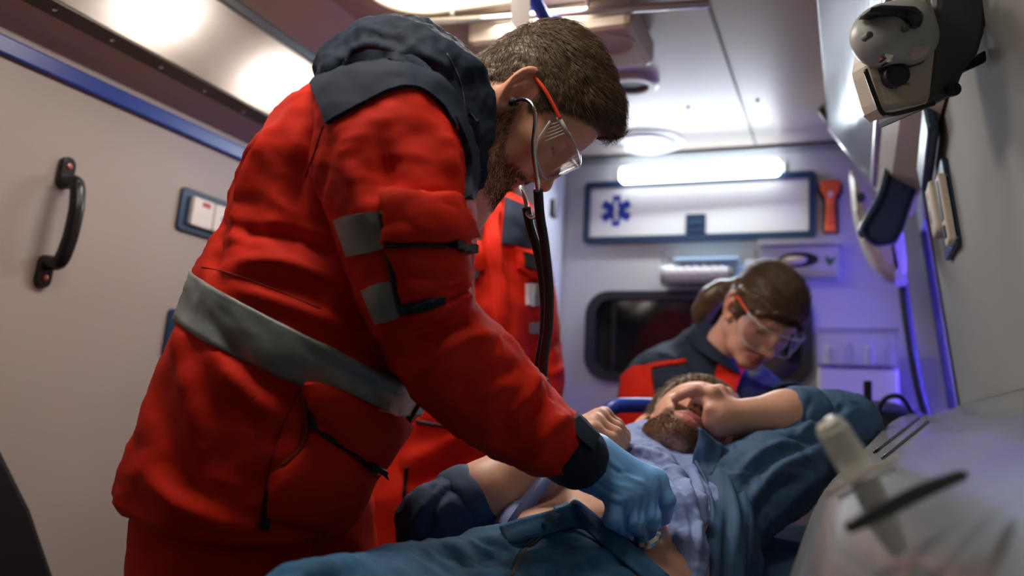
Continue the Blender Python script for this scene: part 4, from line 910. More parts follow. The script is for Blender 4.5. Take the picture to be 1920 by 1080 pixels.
seam('flap_edge', [sl], [(722, 463), (800, 459), (846, 462), (876, 450)], .0022, DARKT, jacket, .014)
# shoulder yoke and front band
patch('shoulder_yoke', both, [(584, 152), (635, 118), (700, 98), (770, 112), (835, 160), (872, 212)], [(617, 233), (680, 198), (735, 172), (780, 168), (822, 196), (850, 240)], NAVY, jacket, .003, .003, 44, 18)
patch('front_band', [jk, sl], [(846, 225), (866, 270), (874, 320), (870, 372)], [(896, 215), (896, 270), (892, 320), (880, 374)], NAVY, jacket, .004, .004, 20, 6)
seam('piping', both, [(850, 226), (856, 232), (860, 240)], .003, mat('bright_red_piping', (.8, .06, .03), .5), jacket, .006)
# lower pocket, flap, zip
patch('hip_pocket', [jk], [(512, 888), (560, 845), (590, 806), (650, 850), (706, 882)], [(498, 962), (540, 975), (590, 990), (630, 1005), (655, 990)], RED, jacket, .004, .004, 28, 18, bulge=.012)
patch('hip_flap', [jk], [(576, 712), (630, 726), (690, 752), (758, 790)], [(588, 800), (625, 826), (660, 846), (708, 868)], RED, jacket, .010, .005, 26, 16, bulge=.006)
seam('flap_edge', [jk], [(582, 760), (592, 802), (650, 842), (708, 869)], .0024, DARKT, jacket, .014)
patch('pull_tab', [jk], [(676, 850), (692, 857), (708, 864)], [(678, 866), (692, 872), (706, 878)], DARKT, jacket, .018, .004, 8, 4)
seam('zip', [jk], [(566, 735), (574, 780), (572, 815), (560, 845), (518, 885), (508, 915)], .0035, mat('zip_red', (.22, .012, .008), .5), jacket, .003)
seam('zip_pull', [jk], [(504, 918), (502, 955), (497, 992)], .0045, DARKT, jacket, .004)
seam('front_edge', [jk], [(786, 748), (760, 795), (735, 838), (708, 880)], .006, DARKT, jacket, .002)
seam('shoulder_seam', both, [(606, 235), (588, 290), (572, 330)], .0012, mat('seam_red', (.30, .014, .006), .7), jacket, .0005)
seam('waist_seam', [jk], [(378, 500), (430, 512), (520, 545), (600, 578)], .0009, MATS['seam_red'], jacket, .0005)
seam('side_seam', [jk], [(560, 730), (530, 800), (500, 900), (485, 990)], .0012, MATS['seam_red'], jacket, .0003)
# hood and collar
def hoodf(P):
    d = None
    for dz, s in ((-.085, .86), (-.03, 1.0), (.03, 1.0), (.085, .86)):
        e = chain(P, [W(662, 142, 1.11 + dz), W(708, 122, 1.11 + dz), W(762, 124, 1.11 + dz), W(812, 156, 1.11 + dz), W(842, 215, 1.11 + dz * .9), W(854, 300, 1.10 + dz * .75)], [.026 * s, .038 * s, .043 * s, .043 * s, .036 * s, .029 * s], .03)
        d = e if d is None else smin(d, e, .05)
    rim = chain(P, [W(640, 138, 1.00), W(628, 130, 1.06), W(628, 128, 1.14), W(640, 134, 1.20)], [.014, .016, .016, .014], .02)
    d = smin(d, rim, .03)
    d = smin(d, chain(P, [W(880, 190, 1.04), W(886, 260, 1.035), W(880, 335, 1.05), W(868, 360, 1.10)], [.012, .013, .013, .012], .02), .02)
    d = smin(d, chain(P, [W(862, 150, 1.04), W(880, 190, 1.04)], [.022, .014], .02), .03)
    d = smin(d, chain(P, [W(880, 250, 1.22), W(876, 335, 1.20), W(868, 360, 1.10)], [.013, .013, .012], .02), .02)
    return d
hd = sdfcloth(hoodf, W(740, 200, 1.11) - .29, W(740, 200, 1.11) + .29, .0034)
hd.rough(.007, 30, 3); hd.rough(.004, 64, 6); hd.rough(.0012, 140, 2)
for pix, a, w_ in (([(605, 140), (700, 118), (780, 165), (830, 240)], -.010, .010), ([(640, 100), (720, 85), (800, 120), (850, 200)], .006, .012), ([(690, 60), (760, 90), (820, 140)], -.007, .010), ([(860, 110), (845, 160), (860, 220)], -.006, .008),
                   ([(760, 80), (790, 105), (850, 130)], .006, .01), ([(620, 150), (700, 145), (760, 160)], .006, .010), ([(840, 215), (862, 260), (870, 340)], -.006, .009), ([(720, 120), (760, 140), (800, 190)], .006, .009)):
    hd.fold(pix, a, w_)
hd.bake(); hood = hd.build('hood', NAVY, jacket)
seam('hood_seam', [hd], [(838, 100), (862, 150), (872, 200), (878, 260), (884, 320)], .0010, mat('navy_stitch', (.05, .07, .11), .7), hood, .0003)
# cuff
cf = loft([(1000, 874, 1078, 772, 1.02, 1.03, .058), (1012, 884, 1088, 778, 1.02, 1.03, .061), (1040, 902, 1108, 800, 1.025, 1.035, .061), (1062, 911, 1122, 824, 1.03, 1.04, .055), (1066, 906, 1118, 832, 1.03, 1.04, .045)], 48, 26)
cf.rough(.002, 70, 3); cuff = cf.build('cuff', NAVY, jacket)
patch('cuff_strap', [cf], [(1082, 786), (1100, 806), (1118, 822)], [(1066, 800), (1084, 824), (1106, 846)], NAVY, cuff, .003, .004, 10, 8)
# glove: right hand pressing the chestpiece
fi = {'little': [(1160, 930, 1.010), (1150, 972, 1.000), (1172, 992, 1.03)], 'ring': [(1184, 918, 1.022), (1188, 976, 1.010), (1198, 990, 1.045)], 'middle': [(1207, 908, 1.038), (1218, 968, 1.025), (1222, 986, 1.06)], 'index': [(1226, 902, 1.058), (1246, 938, 1.050), (1243, 968, 1.075)]}
def glovef(P):
    wr = W(1100, 862, 1.035); d = caps(P, W(1062, 842, 1.03), wr, .036, .034)
    for k, (nm, j) in enumerate(fi.items()):
        J = [W(*x) for x in j]; d = smin(d, caps(P, wr + (J[0] - wr) * .15, J[0], .025, .0155), .016)
    dd = None
    for nm, j in fi.items():
        J = [W(*x) for x in j]; r = .0112 if nm == 'little' else .0125
        e = chain(P, J, [r * 1.12, r, r * .92], .006); dd = e if dd is None else smin(dd, e, .0035)
    d = smin(d, dd, .012)
    th = chain(P, [W(1130, 905, 1.075), W(1185, 945, 1.105), W(1228, 975, 1.095)], [.02, .014, .012], .01)
    return smin(d, th, .01)
gl = sdfcloth(glovef, W(1160, 920, 1.04) - .15, W(1160, 920, 1.04) + .15, .0019)
for pix, a, w_ in (([(1120, 850), (1150, 880), (1190, 890)], -.0018, .004), ([(1110, 870), (1150, 905), (1185, 915)], .0016, .004), ([(1105, 895), (1140, 920), (1165, 930)], -.0016, .004), ([(1140, 860), (1180, 895), (1205, 905)], .0018, .004),
                   ([(1105, 845), (1112, 880), (1098, 905)], -.0016, .004), ([(1172, 945), (1172, 990)], -.004, .004), ([(1202, 935), (1203, 985)], -.004, .004), ([(1232, 925), (1234, 975)], -.004, .004), ([(1130, 935), (1150, 945), (1165, 950)], -.0014, .004)):
    gl.fold(pix, a, w_)
gl.bake(); gl.rough(.0005, 90, 3); gl.build('glove', GLOVE, man)
# trousers and boots
def leg(name, pts, m, parent, nu=40, nv=60, am=.005, seed=1):
    c = rings([(np.array(p), np.array((r, 0, 0)), np.array((0, r * 1.05, 0))) for p, r in pts], nu, nv); c.rough(am, 36, seed); c.rough(am * .5, 80, seed + 3); return c, c.build(name, m, parent)
leg('trouser_leg', [((-.705, .87, .93), .095), ((-.705, .87, .80), .097), ((-.71, .87, .62), .09), ((-.71, .87, .45), .085), ((-.72, .87, .25), .082), ((-.72, .87, .09), .085)], RED, man)
leg('trouser_leg', [((-.705, 1.02, .93), .095), ((-.705, 1.03, .80), .10), ((-.73, 1.05, .62), .098), ((-.71, 1.07, .45), .085), ((-.72, 1.07, .25), .082), ((-.72, 1.07, .09), .085)], RED, man, seed=5)
def boot(x, y, parent, ang=0.0):
    ca, sa = math.cos(ang), math.sin(ang); f = np.array((ca, sa, 0)); s_ = np.array((-sa, ca, 0)); o_ = np.array((x, y, 0))
    c = rings([(o_ + f * u + np.array((0, 0, h / 2 + .002)), s_ * wd, np.array((0, 0, h / 2))) for u, wd, h in ((-.09, .02, .06), (-.08, .036, .105), (-.03, .042, .115), (.03, .042, .10), (.09, .046, .075), (.15, .042, .055), (.185, .015, .03))], 28, 30, 2.8)
    return c.build('boot', mat('black_leather', (.008, .008, .009), .4), parent)
boot(-.72, .87, man); boot(-.72, 1.07, man)
# ================================================================ stethoscope and glasses
t = empty('stethoscope', W(1015, 700, 1.10), 'black double-tube stethoscope hanging from the bearded man', 'stethoscope')
STM = mat('black_tubing', (.010, .012, .018), .42)
for nm, pts in (('ear_tube', [(966, 190, 1.045), (982, 186, 1.035), (996, 194, 1.025), (1004, 222, 1.02), (1000, 275, 1.03), (1005, 325, 1.04), (1009, 362, 1.05)]),
                ('ear_tube', [(990, 240, 1.25), (982, 290, 1.21), (976, 340, 1.17), (984, 372, 1.13), (990, 398, 1.11)])):
    tube(nm, [W(*p) for p in pts], .0029, CHROME, t, n=40, sides=12)
tube('ear_tip', [W(958, 191, 1.05), W(968, 190, 1.045)], .0055, RUBBER, t, sides=12)
tube('spring', [W(986, 384, 1.115), W(989, 402, 1.105), W(1000, 408, 1.09), (W(1010, 398, 1.065)), W(1010, 380, 1.055)], .0026, CHROME, t, n=24, sides=8)
tube('tubing', [W(*p) for p in ((1009, 356, 1.05), (1012, 400, 1.06), (1021, 460, 1.075), (1029, 540, 1.085), (1028, 610, 1.09), (1020, 670, 1.095), (1018, 704, 1.10))], .0062, STM, t, n=60, sides=14)
tube('tubing', [W(*p) for p in ((987, 390, 1.112), (994, 425, 1.11), (1010, 480, 1.11), (1020, 550, 1.108), (1020, 620, 1.105), (1012, 670, 1.108), (1009, 696, 1.11))], .0060, STM, t, n=60, sides=14)
tube('stem', [W(1012, 694, 1.11), W(1019, 708, 1.112), W(1022, 716, 1.114)], .0050, CHROME, t, sides=12)
tube('tubing', [W(*p) for p in ((1021, 714, 1.114), (1040, 760, 1.13), (1080, 830, 1.14), (1130, 905, 1.125), (1170, 965, 1.09), (1195, 992, 1.062))], .0060, STM, t, n=50, sides=12)
cpn = -CD * .78 - CF * .35 - CR * .25; cpn /= np.linalg.norm(cpn); cp = W(1206, 1003, 1.045)
ch = disc('chestpiece', cp, cpn, [(.020, -.006), (.0215, -.004), (.0215, .001), (.018, .004), (.009, .007), (.007, .012)], CHROME, t, 40)
disc('membrane', cp, cpn, [(.0205, -.0066), (.0205, -.0052)], mat('membrane', (.3, .3, .3), .4), ch, 32)
# safety glasses (built in the wearer's head axes)
CLEAR = mat('clear_lens', (.97, .98, 1), .02, trans=1.0, ior=1.25); EDGE = mat('lens_edge', (.80, .82, .86), .15, trans=.6, ior=1.3); ORT = mat('orange_temple', (.85, .07, .025), .4)
def glasses(H, label, fine=True):
    t = empty('safety_glasses', H.w(10, 0, 2), label, 'glasses')
    out = [(5.0, 7.25), (6.6, 7.2), (8.2, 6.9), (9.6, 6.2), (10.5, 4.8), (11.0, 3.0), (11.15, 1.2), (11.2, 0)]
    path = np.array([(x, -y) for x, y in out] + [(x, y) for x, y in out[-2::-1]]); c = spline(path, 61); n = len(c)
    d = np.gradient(c, axis=0); nr = np.stack([d[:, 1], -d[:, 0]], 1); nr /= np.linalg.norm(nr, axis=1)[:, None]
    u = np.abs(np.linspace(-1, 1, n)); zt = np.interp(u, [0, .5, .75, 1], [3.9, 4.1, 3.9, 3.3]); zb = np.interp(u, [0, .08, .16, .4, .7, .86, 1], [.9, .3, -1.2, -1.7, -1.5, -.3, 2.3])
    vs = []; m_ = 7
    for side in (0, .11):
        for i in range(n):
            for k in range(m_): f = k / (m_ - 1); vs.append(H.w(c[i, 0] + nr[i, 0] * side, c[i, 1] + nr[i, 1] * side, zb[i] + (zt[i] - zb[i]) * f))
    N = n * m_; fs = []
    for i in range(n - 1):
        for k in range(m_ - 1): q = (i * m_ + k, (i + 1) * m_ + k, (i + 1) * m_ + k + 1, i * m_ + k + 1); fs += [q, tuple(N + x for x in q[::-1])]
    for i in range(n - 1):
        for k in (0, m_ - 1): fs.append((i * m_ + k, N + i * m_ + k, N + (i + 1) * m_ + k, (i + 1) * m_ + k))
    for i in (0, n - 1):
        for k in range(m_ - 1): fs.append((i * m_ + k, i * m_ + k + 1, N + i * m_ + k + 1, N + i * m_ + k))
    bm = bmesh.new(); bv = [bm.verts.new(V(v)) for v in vs]
    for f in fs: bm.faces.new([bv[i] for i in f])
    ln = bmobj('lens', bm, CLEAR, t, smooth=False)
    tube('rim', [H.w(c[i, 0] + nr[i, 0] * .06, c[i, 1] + nr[i, 1] * .06, zb[i]) for i in range(n)], .0016, EDGE, t, sides=6)
    tube('rim', [H.w(c[i, 0] + nr[i, 0] * .06, c[i, 1] + nr[i, 1] * .06, zt[i]) for i in range(n)], .0017, EDGE, t, sides=6)
    for s in (-1, 1):
        for k in range(5):
            x0 = 5.6 + .42 * k; tube('vent_rib', [H.w(x0, s * 7.3, 3.3 - .0 * k), H.w(x0 - .15, s * 7.33, np.interp(x0, [5, 7.4], [2.5, .4]))], .0007, EDGE, ln, sides=4)
        tube('hinge_bar', [H.w(8.0, s * 7.05, 3.75), H.w(5.2, s * 7.4, 3.6)], .0024, EDGE, t, sides=8)
        tube('temple', [H.w(5.4, s * 7.45, 3.6), H.w(3.0, s * 7.7, 3.55), H.w(.6, s * 7.85, 3.3), H.w(-1.8, s * 7.5, 2.6), H.w(-2.8, s * 7.35, .6)], [.0022, .0024, .0026, .0024, .002], ORT, t, n=30, sides=10)
    return t
glasses(HM, 'clear safety glasses with orange temples on the bearded man')
# ================================================================ stretcher
t = empty('stretcher', (-.30, 1.1, 0), 'ambulance stretcher with black mattress and blue side handles under the patient', 'stretcher')
MATT = mat('mattress_vinyl', (.012, .013, .016), .5, bump=.04, bscale=90)
slab('mattress', [(-.57, y, z) for y, z in ((.2, .62), (1.08, .62), (1.72, .80), (1.72, .87), (1.08, .69), (.2, .69))], (1, 0, 0), .48, MATT, t, bevel=.018)
for x in (-.58, -.08):
    tube('side_rail', [(x, .2, .60), (x, 1.1, .60), (x, 1.75, .78)], .016, STEEL, t, n=30)
    for y in (.35, 1.35): tube('leg', [(x, y, .60), (x + .02, y + .1, .35), (x, y, .08)], .016, STEEL, t, n=12); disc('wheel', (x + .015, y, .055), (1, 0, 0), [(.03, -.014), (.054, -.012), (.054, .012), (.03, .014)], RUBBER, t, 28)
for y in (.35, 1.35): tube('cross_bar', [(-.58, y, .59), (-.08, y, .59)], .014, STEEL, t)
hp_ = [W(1120, 830, 1.62), W(1126, 790, 1.62), W(1150, 764, 1.62), W(1185, 760, 1.63), W(1240, 762, 1.66), W(1290, 775, 1.70)]
tube('blue_handle', hp_, .0145, BLUE, t, n=40, sides=16)
tube('handle_post', [W(1120, 830, 1.62), (-.50, 1.72, .78)], .012, BLUE, t, sides=12)
tube('handle_post', [W(1290, 775, 1.70), (-.12, 1.74, .78)], .012, BLUE, t, sides=12)
# ================================================================ patient
pat = empty('person', (-.33, 1.05, .78), 'patient in jeans and open blue shirt lying with a hand over his eyes', 'person')
HP = Head((-.2781, 1.4968, 1.0172), (.4697, -.5338, .7032), (.2381, .8436, .4813), 1.0, HeadStyle(jaw=1.02, brow=1.0, nose=.9, lips=1.15, open=.12))
PW = lambda *a: W(*a)
PB_R = [PW(1015, 1060, 1.10), PW(1080, 992, 1.20), PW(1148, 945, 1.32), PW(1200, 915, 1.42)]
PB_L = [PW(1170, 1165, 1.02), PW(1238, 1085, 1.12), PW(1300, 1015, 1.24), PW(1340, 965, 1.35)]
ELB_R, WR_R = PW(832, 985, 1.13), PW(1078, 822, 1.23)
ELB_L, WR_L = PW(1582, 802, 1.43), PW(1352, 784, 1.37)
def hand(P, wrist, knuck, tips, rp=.021, rf=.0085, k=.012):
    d = None
    for K in knuck: e = caps(P, wrist, K, rp, .0125); d = e if d is None else smin(d, e, k)
    f_ = None
    for ch in tips: e = chain(P, ch, [rf * 1.12, rf, rf * .92, rf * .85][:len(ch)], .004); f_ = e if f_ is None else smin(f_, e, .0022)
    return smin(d, f_, .007)
# left hand over the eyes
KL = [PW(1338, 738, 1.375), PW(1350, 735, 1.40), PW(1362, 740, 1.42), PW(1371, 749, 1.435)]
TL = [[KL[0], PW(1305, 730, 1.385), PW(1278, 740, 1.40), PW(1266, 748, 1.405)], [KL[1], PW(1318, 728, 1.42), PW(1290, 735, 1.44), PW(1275, 745, 1.45)], [KL[2], PW(1335, 732, 1.45), PW(1308, 738, 1.47), PW(1292, 748, 1.475)], [KL[3], PW(1350, 740, 1.46), PW(1330, 746, 1.485), PW(1315, 755, 1.49)],
      [PW(1340, 790, 1.365), PW(1332, 768, 1.36), PW(1325, 752, 1.375), PW(1305, 748, 1.39)]]
# right hand resting on the chest
KR = [PW(1108, 790, 1.235), PW(1122, 783, 1.25), PW(1135, 783, 1.265), PW(1146, 790, 1.28)]
KR = [PW(1112, 806, 1.215), PW(1118, 792, 1.235), PW(1124, 782, 1.255), PW(1132, 778, 1.275)]
TR = [[KR[0], PW(1146, 822, 1.21), PW(1160, 836, 1.225), PW(1160, 845, 1.24)], [KR[1], PW(1156, 812, 1.225), PW(1168, 830, 1.24), PW(1166, 842, 1.255)], [KR[2], PW(1158, 802, 1.25), PW(1172, 822, 1.262), PW(1170, 838, 1.275)], [KR[3], PW(1158, 796, 1.275), PW(1172, 815, 1.285), PW(1171, 830, 1.295)],
      [PW(1092, 815, 1.235), PW(1112, 832, 1.255), PW(1135, 842, 1.265)]]
def patf(P):
    d = HP.sdf(P)
    nb = PW(1255, 905, 1.44)
    d = smin(d, chain(P, [HP.w(-2.5, 0, 0), HP.w(-1.8, 0, -6), nb], [.055, .054, .06], .02), .02)
    tor = smin(chain(P, PB_R, [.072, .066, .070, .060], .05), chain(P, PB_L, [.072, .066, .070, .060], .05), .10)
    d = smin(d, tor, .04)
    ar = smin(chain(P, [PW(1130, 890, 1.43), PW(960, 975, 1.28), ELB_R], [.05, .045, .042], .03), chain(P, [ELB_R, PW(905, 933, 1.14), PW(985, 880, 1.17), WR_R], [.042, .041, .038, .026], .03), .02)
    ar = smin(ar, near(P, KR[1], .11, lambda Q: hand(Q, WR_R, KR, TR)), .014)
    al = smin(chain(P, [PW(1385, 935, 1.36), ELB_L], [.052, .043], .03), chain(P, [ELB_L, PW(1475, 778, 1.40), WR_L], [.043, .035, .0265], .03), .02)
    al = smin(al, near(P, KL[1], .13, lambda Q: hand(Q, WR_L, KL, TL)), .012)
    return np.minimum(smin(d, np.minimum(ar, al), .006), 9)
lo = np.array((-.60, .86, .62)); hi = np.array((.14, 1.78, 1.22))
vs, fs = surface(patf, lo, hi, .0025)
skp = (.62, .35, .245)
cc = headcolor(HP, vs, skp, (.55, .20, .18), .85, (.15, .080, .042), (.10, .06, .035))
uu = np.exp(-np.minimum(((vs - np.array(KL)[:, None]) ** 2).sum(-1).min(0), ((vs - np.array(KR)[:, None]) ** 2).sum(-1).min(0)) / .0005); cc = cc * (1 - .3 * uu[:, None]) + .3 * uu[:, None] * np.array((.60, .24, .18))
fastmesh('body', vs, fs, SKIN, pat, cc)
p = HP.loc(vs); onh = (head_sdf(p.copy(), HP.st) < .35); mk = onh * hairmask(p, 0, .9) * (np.linalg.norm(p - np.array((0, 0, 4)), axis=1) < 11.5) * np.clip(np.minimum(ear(p, 1), ear(p, -1)) / .3, 0, 1) * (np.abs(p[:, 1]) < 7.7)
def thickP(p): return .3 + 1.0 * np.clip((p[:, 2] - 2) / 6, 0, 1) + .5 * np.clip((-p[:, 0]) / 6, 0, 1)
hc, hv, hf, hm, hp = haircap(HP, vs, fs, mk, thickP, 'hair', HAIRP, pat, .001, lambda p: p[:, 1] + p[:, 0] * .3)
R_, N_ = sample(hv, hf, hm, 6000); pl2 = HP.loc(R_); Nl2 = N_ @ HP.R; f2 = np.array((-.5, 0, -.6)) + rng.normal(scale=.3, size=pl2.shape); f2 -= Nl2 * (f2 * Nl2).sum(1)[:, None] * .7; f2 /= np.linalg.norm(f2, axis=1)[:, None]; L2 = rng.uniform(1, 2.4, len(pl2))
strands('hair_strands', R_, lambda t: HP.o + (pl2 + f2 * (L2 * t)[:, None] + Nl2 * (.3 * np.sin(t * 3))) @ HP.R.T * HP.s, 4, .0004, HAIRP, hc, kind='stuff')
bm_ = onh * beardmask(p) * (mk < .01) * (lipmask(p, HP.st) < .2) * (np.linalg.norm(p, axis=1) < 15) * (np.abs(p[:, 1]) < 7)
R_, N_ = sample(vs, fs, bm_, 6000); pb2 = HP.loc(R_); Nb2 = N_ @ HP.R; d2 = np.array((.2, 0, -.7)) + rng.normal(scale=.25, size=pb2.shape) + Nb2 * .7; d2 /= np.linalg.norm(d2, axis=1)[:, None]; Lb2 = rng.uniform(.2, .5, len(pb2))
strands('beard', R_, lambda t: HP.o + (pb2 + d2 * (Lb2 * t)[:, None]) @ HP.R.T * HP.s, 3, .0003, mat('patient_beard', (.16, .085, .04), .5), pat, kind='stuff')
skinC = Cloth(vs, fs)
# jeans
jn = loft([(955, 1004, 1262, 1112, 1.10, 1.045, .036), (930, 1010, 1250, 1120, 1.08, 1.03, .046), (860, 1032, 1215, 1150, 1.05, .99, .054), (760, 1060, 1090, 1210, 1.0, .94, .062), (650, 1083, 960, 1280, .92, .87, .070), (560, 1092, 850, 1335, .84, .80, .070), (500, 1092, 760, 1390, .77, .74, .062), (470, 1100, 700, 1400, .74, .70, .03)], 90, 130, 2.3)
jn.rough(.005, 30, 3); jn.rough(.0028, 66, 5); jn.rough(.0008, 160, 5)
for pix, a, w_ in (([(960, 1010), (900, 1015), (780, 1035)], .006, .014), ([(1020, 1000), (960, 1030), (880, 1060)], -.006, .010), ([(700, 1045), (640, 1055), (560, 1078)], .006, .012), ([(1130, 1030), (1060, 1060), (1000, 1075)], .007, .012), ([(1190, 1050), (1130, 1060), (1070, 1078)], -.005, .01), ([(560, 1060), (520, 1070), (500, 1080)], -.006, .01)):
    jn.fold(pix, a, w_)
jn.bake(); jeans = jn.build('jeans', DENIM, pat)
jn2 = loft([(1150, 1150, 1300, 1260, 1.03, 1.0, .060), (1060, 1230, 1270, 1350, .93, .90, .075), (900, 1370, 1150, 1480, .80, .78, .075), (760, 1450, 980, 1600, .70, .68, .065)], 40, 40, 2.2); jn2.rough(.004, 14, 9); jn2.build('leg', DENIM, jeans)
JT = [jn, skinC]
def sheet(name, A, B, m, parent, th=.005, nu=30, nv=14, rip=.006, seed=0, waves=3.0):
    """draped cloth between two 3-D curves"""
    a = spline(A, nu); b = spline(B, nu); T = np.linspace(0, 1, nv)[:, None, None]; G = a[None] * (1 - T) + b[None] * T
    N = np.cross(np.gradient(G, axis=1), np.gradient(G, axis=0)); N /= np.linalg.norm(N, axis=2)[..., None] + 1e-12
    N *= np.sign(((CAM - G) * N).sum(-1))[..., None]
    tt = np.linspace(0, 1, nv)[:, None]; ss = np.linspace(0, 1, nu)[None]
    w_ = rip * (np.sin(tt * waves * 6.28 + seed + 1.5 * np.sin(ss * 4 + seed)) * .6 + np.sin(tt * waves * 11 + ss * 3 + seed) * .3 + np.sin(math.pi * tt) * 1.0)
    G = G + N * w_[..., None]; vs = np.vstack([G.reshape(-1, 3), (G - N * th).reshape(-1, 3)]); n = nu * nv; fs = []
    for i in range(nv - 1):
        for j in range(nu - 1): q = (i * nu + j, i * nu + j + 1, (i + 1) * nu + j + 1, (i + 1) * nu + j); fs += [q, tuple(n + x for x in q[::-1])]
    rim = [(0, j) for j in range(nu)] + [(i, nu - 1) for i in range(1, nv)] + [(nv - 1, j) for j in range(nu - 2, -1, -1)] + [(i, 0) for i in range(nv - 2, 0, -1)]
    for x, y in zip(rim, rim[1:] + rim[:1]): p_, q_ = x[0] * nu + x[1], y[0] * nu + y[1]; fs.append((q_, p_, n + p_, n + q_))
    bm = bmesh.new(); bv = [bm.verts.new(V(v)) for v in vs]
    for f in fs: bm.faces.new([bv[i] for i in f])
    return bmobj(name, bm, m, parent, smooth=True)
def drape(name, top, bot, m, parent, off=.008, th=.004, nu=44, nv=8, lift=None, targets=None, rip=.001):
    """cloth strip following the nearest surface underneath, smoothed along its length"""
    a = spline([np.array(p, float) for p in top], nu); b = spline([np.array(p, float) for p in bot], nu); D = np.full((2, nu), np.nan)
    for r_i, c_ in enumerate((a, b)):
        for j in range(nu):
            for q in (targets or JT):
                h = q.hit(*c_[j])
                if h is not None: dd = (h - CAM) @ CF; D[r_i, j] = np.nanmin([D[r_i, j], dd])
        ok = ~np.isnan(D[r_i]); D[r_i] = np.interp(np.arange(nu), np.arange(nu)[ok], D[r_i][ok])
        for _ in range(12): e = np.pad(D[r_i], 1, mode='edge'); D[r_i] = np.minimum(D[r_i], (e[:-2] + e[2:]) / 2) * .5 + .25 * (e[:-2] + e[2:])
    dm = np.minimum(D[0], D[1] + .02); db = np.minimum(D[1], dm)
    if lift is not None: dm = dm - np.interp(np.linspace(0, 1, nu), np.linspace(0, 1, len(lift)), lift)
    return sheet(name, [W(*a[j], dm[j] - off) for j in range(nu)], [W(*b[j], db[j] - off) for j in range(nu)], m, parent, th, nu, nv, rip, 1.0, 1.0)
drape('waistband', [(936, 986), (975, 972), (1015, 962), (1050, 952), (1066, 946), (1080, 938), (1106, 956), (1138, 984), (1190, 1022), (1262, 1084)], [(950, 1020), (990, 1010), (1030, 1000), (1058, 992), (1076, 990), (1092, 992), (1108, 1004), (1130, 1022), (1170, 1052), (1230, 1104)], DENIM, jeans, .006, .004)
drape('band_edge', [(1052, 950), (1066, 945), (1080, 937), (1106, 955), (1138, 983)], [(1054, 953), (1068, 949), (1081, 942), (1104, 959), (1136, 986)], DENIML, jeans, .011, .003, 24, 4)
patch('belt_loop', JT, [(1058, 960), (1064, 964), (1070, 968)], [(1012, 1000), (1018, 1004), (1024, 1006)], DENIML, jeans, .012, .004, 8, 12)
patch('belt_loop', JT, [(1128, 992), (1136, 988), (1148, 990)], [(1122, 1010), (1130, 1012), (1136, 1012)], DENIML, jeans, .012, .004, 8, 8)
seam('stitching', [jn], [(1015, 1006), (985, 1030), (968, 1060), (960, 1080)], .0016, mat('stitch_tan', (.14, .11, .08), .8), jeans, .001)
seam('stitching', [jn], [(1002, 1008), (972, 1035), (956, 1062), (948, 1080)], .0012, MATS['denim_edge'], jeans, .001)
seam('stitching', [jn], [(1140, 1015), (1165, 1030), (1190, 1055), (1215, 1072)], .0016, MATS['denim_edge'], jeans, .002)
c = None
for q in JT:
    h = q.hit(1033, 968)
    if h is not None: c = h if c is None or np.linalg.norm(h - CAM) < np.linalg.norm(c - CAM) else c
disc('button', c - CF * .016 - CD * .002, -CF * .7 - CD * .7, [(.0085, -.003), (.0088, .001), (.006, .003), (.002, .0035)], CHROME, jeans, 24)
# t-shirt pulled up over the chest
def teef(P):
    a = smin(chain(P, [PB_R[2] + (PB_R[1] - PB_R[2]) * .25, PB_R[3], PW(1215, 862, 1.45)], [.087, .078, .062], .05), chain(P, [PB_L[2] + (PB_L[1] - PB_L[2]) * .1, PB_L[3]], [.087, .079], .05), .10)
    a = smin(a, chain(P, [PW(1176, 838, 1.35), PW(1225, 870, 1.25), PW(1282, 950, 1.12), PW(1290, 1020, 1.08), PW(1296, 1100, 1.05)], [.020, .024, .022, .019, .018], .02), .025)      # rolled-up edge
    a = smin(a, chain(P, [PW(1050, 880, 1.30), PW(985, 940, 1.24), PW(950, 995, 1.19)], [.02, .02, .018], .02), .02)
    col_ = chain(P, [PW(1178, 832, 1.42), PW(1218, 836, 1.40), PW(1258, 858, 1.38), PW(1300, 872, 1.40)], [.012, .011, .011, .011], .01)
    a = smin(a, col_, .012)
    cut = caps(P, HP.w(-1.0, 0, -5), PW(1262, 868, 1.42), .064, .055)
    return smax(a, -cut, .01)
te = sdfcloth(teef, (-.62, .9, .66), (.05, 1.62, 1.12), .0030)
te.rough(.0035, 55, 3, None); te.rough(.0018, 120, 5)
for pix, a, w_ in (([(1180, 850), (1240, 872), (1290, 930)], -.006, .007), ([(1190, 868), (1240, 900), (1272, 960)], .006, .006), ([(1230, 850), (1280, 890), (1310, 960), (1305, 1060)], .006, .007), ([(1250, 860), (1300, 910), (1320, 1000)], -.006, .006), ([(1290, 940), (1300, 1000), (1296, 1070)], -.005, .005), ([(1300, 880), (1318, 930), (1325, 1000)], .005, .006), ([(1180, 838), (1230, 850), (1290, 890)], .004, .005)):
    te.fold(pix, a, w_)
te.bake(); tee = te.build('t_shirt', TEE, pat)
patch('t_shirt_edge', [skinC], [(1040, 862), (1005, 900), (968, 945), (930, 992)], [(1052, 872), (1020, 908), (986, 950), (958, 990)], TEE, tee, .004, .006, 24, 6, bulge=.006)
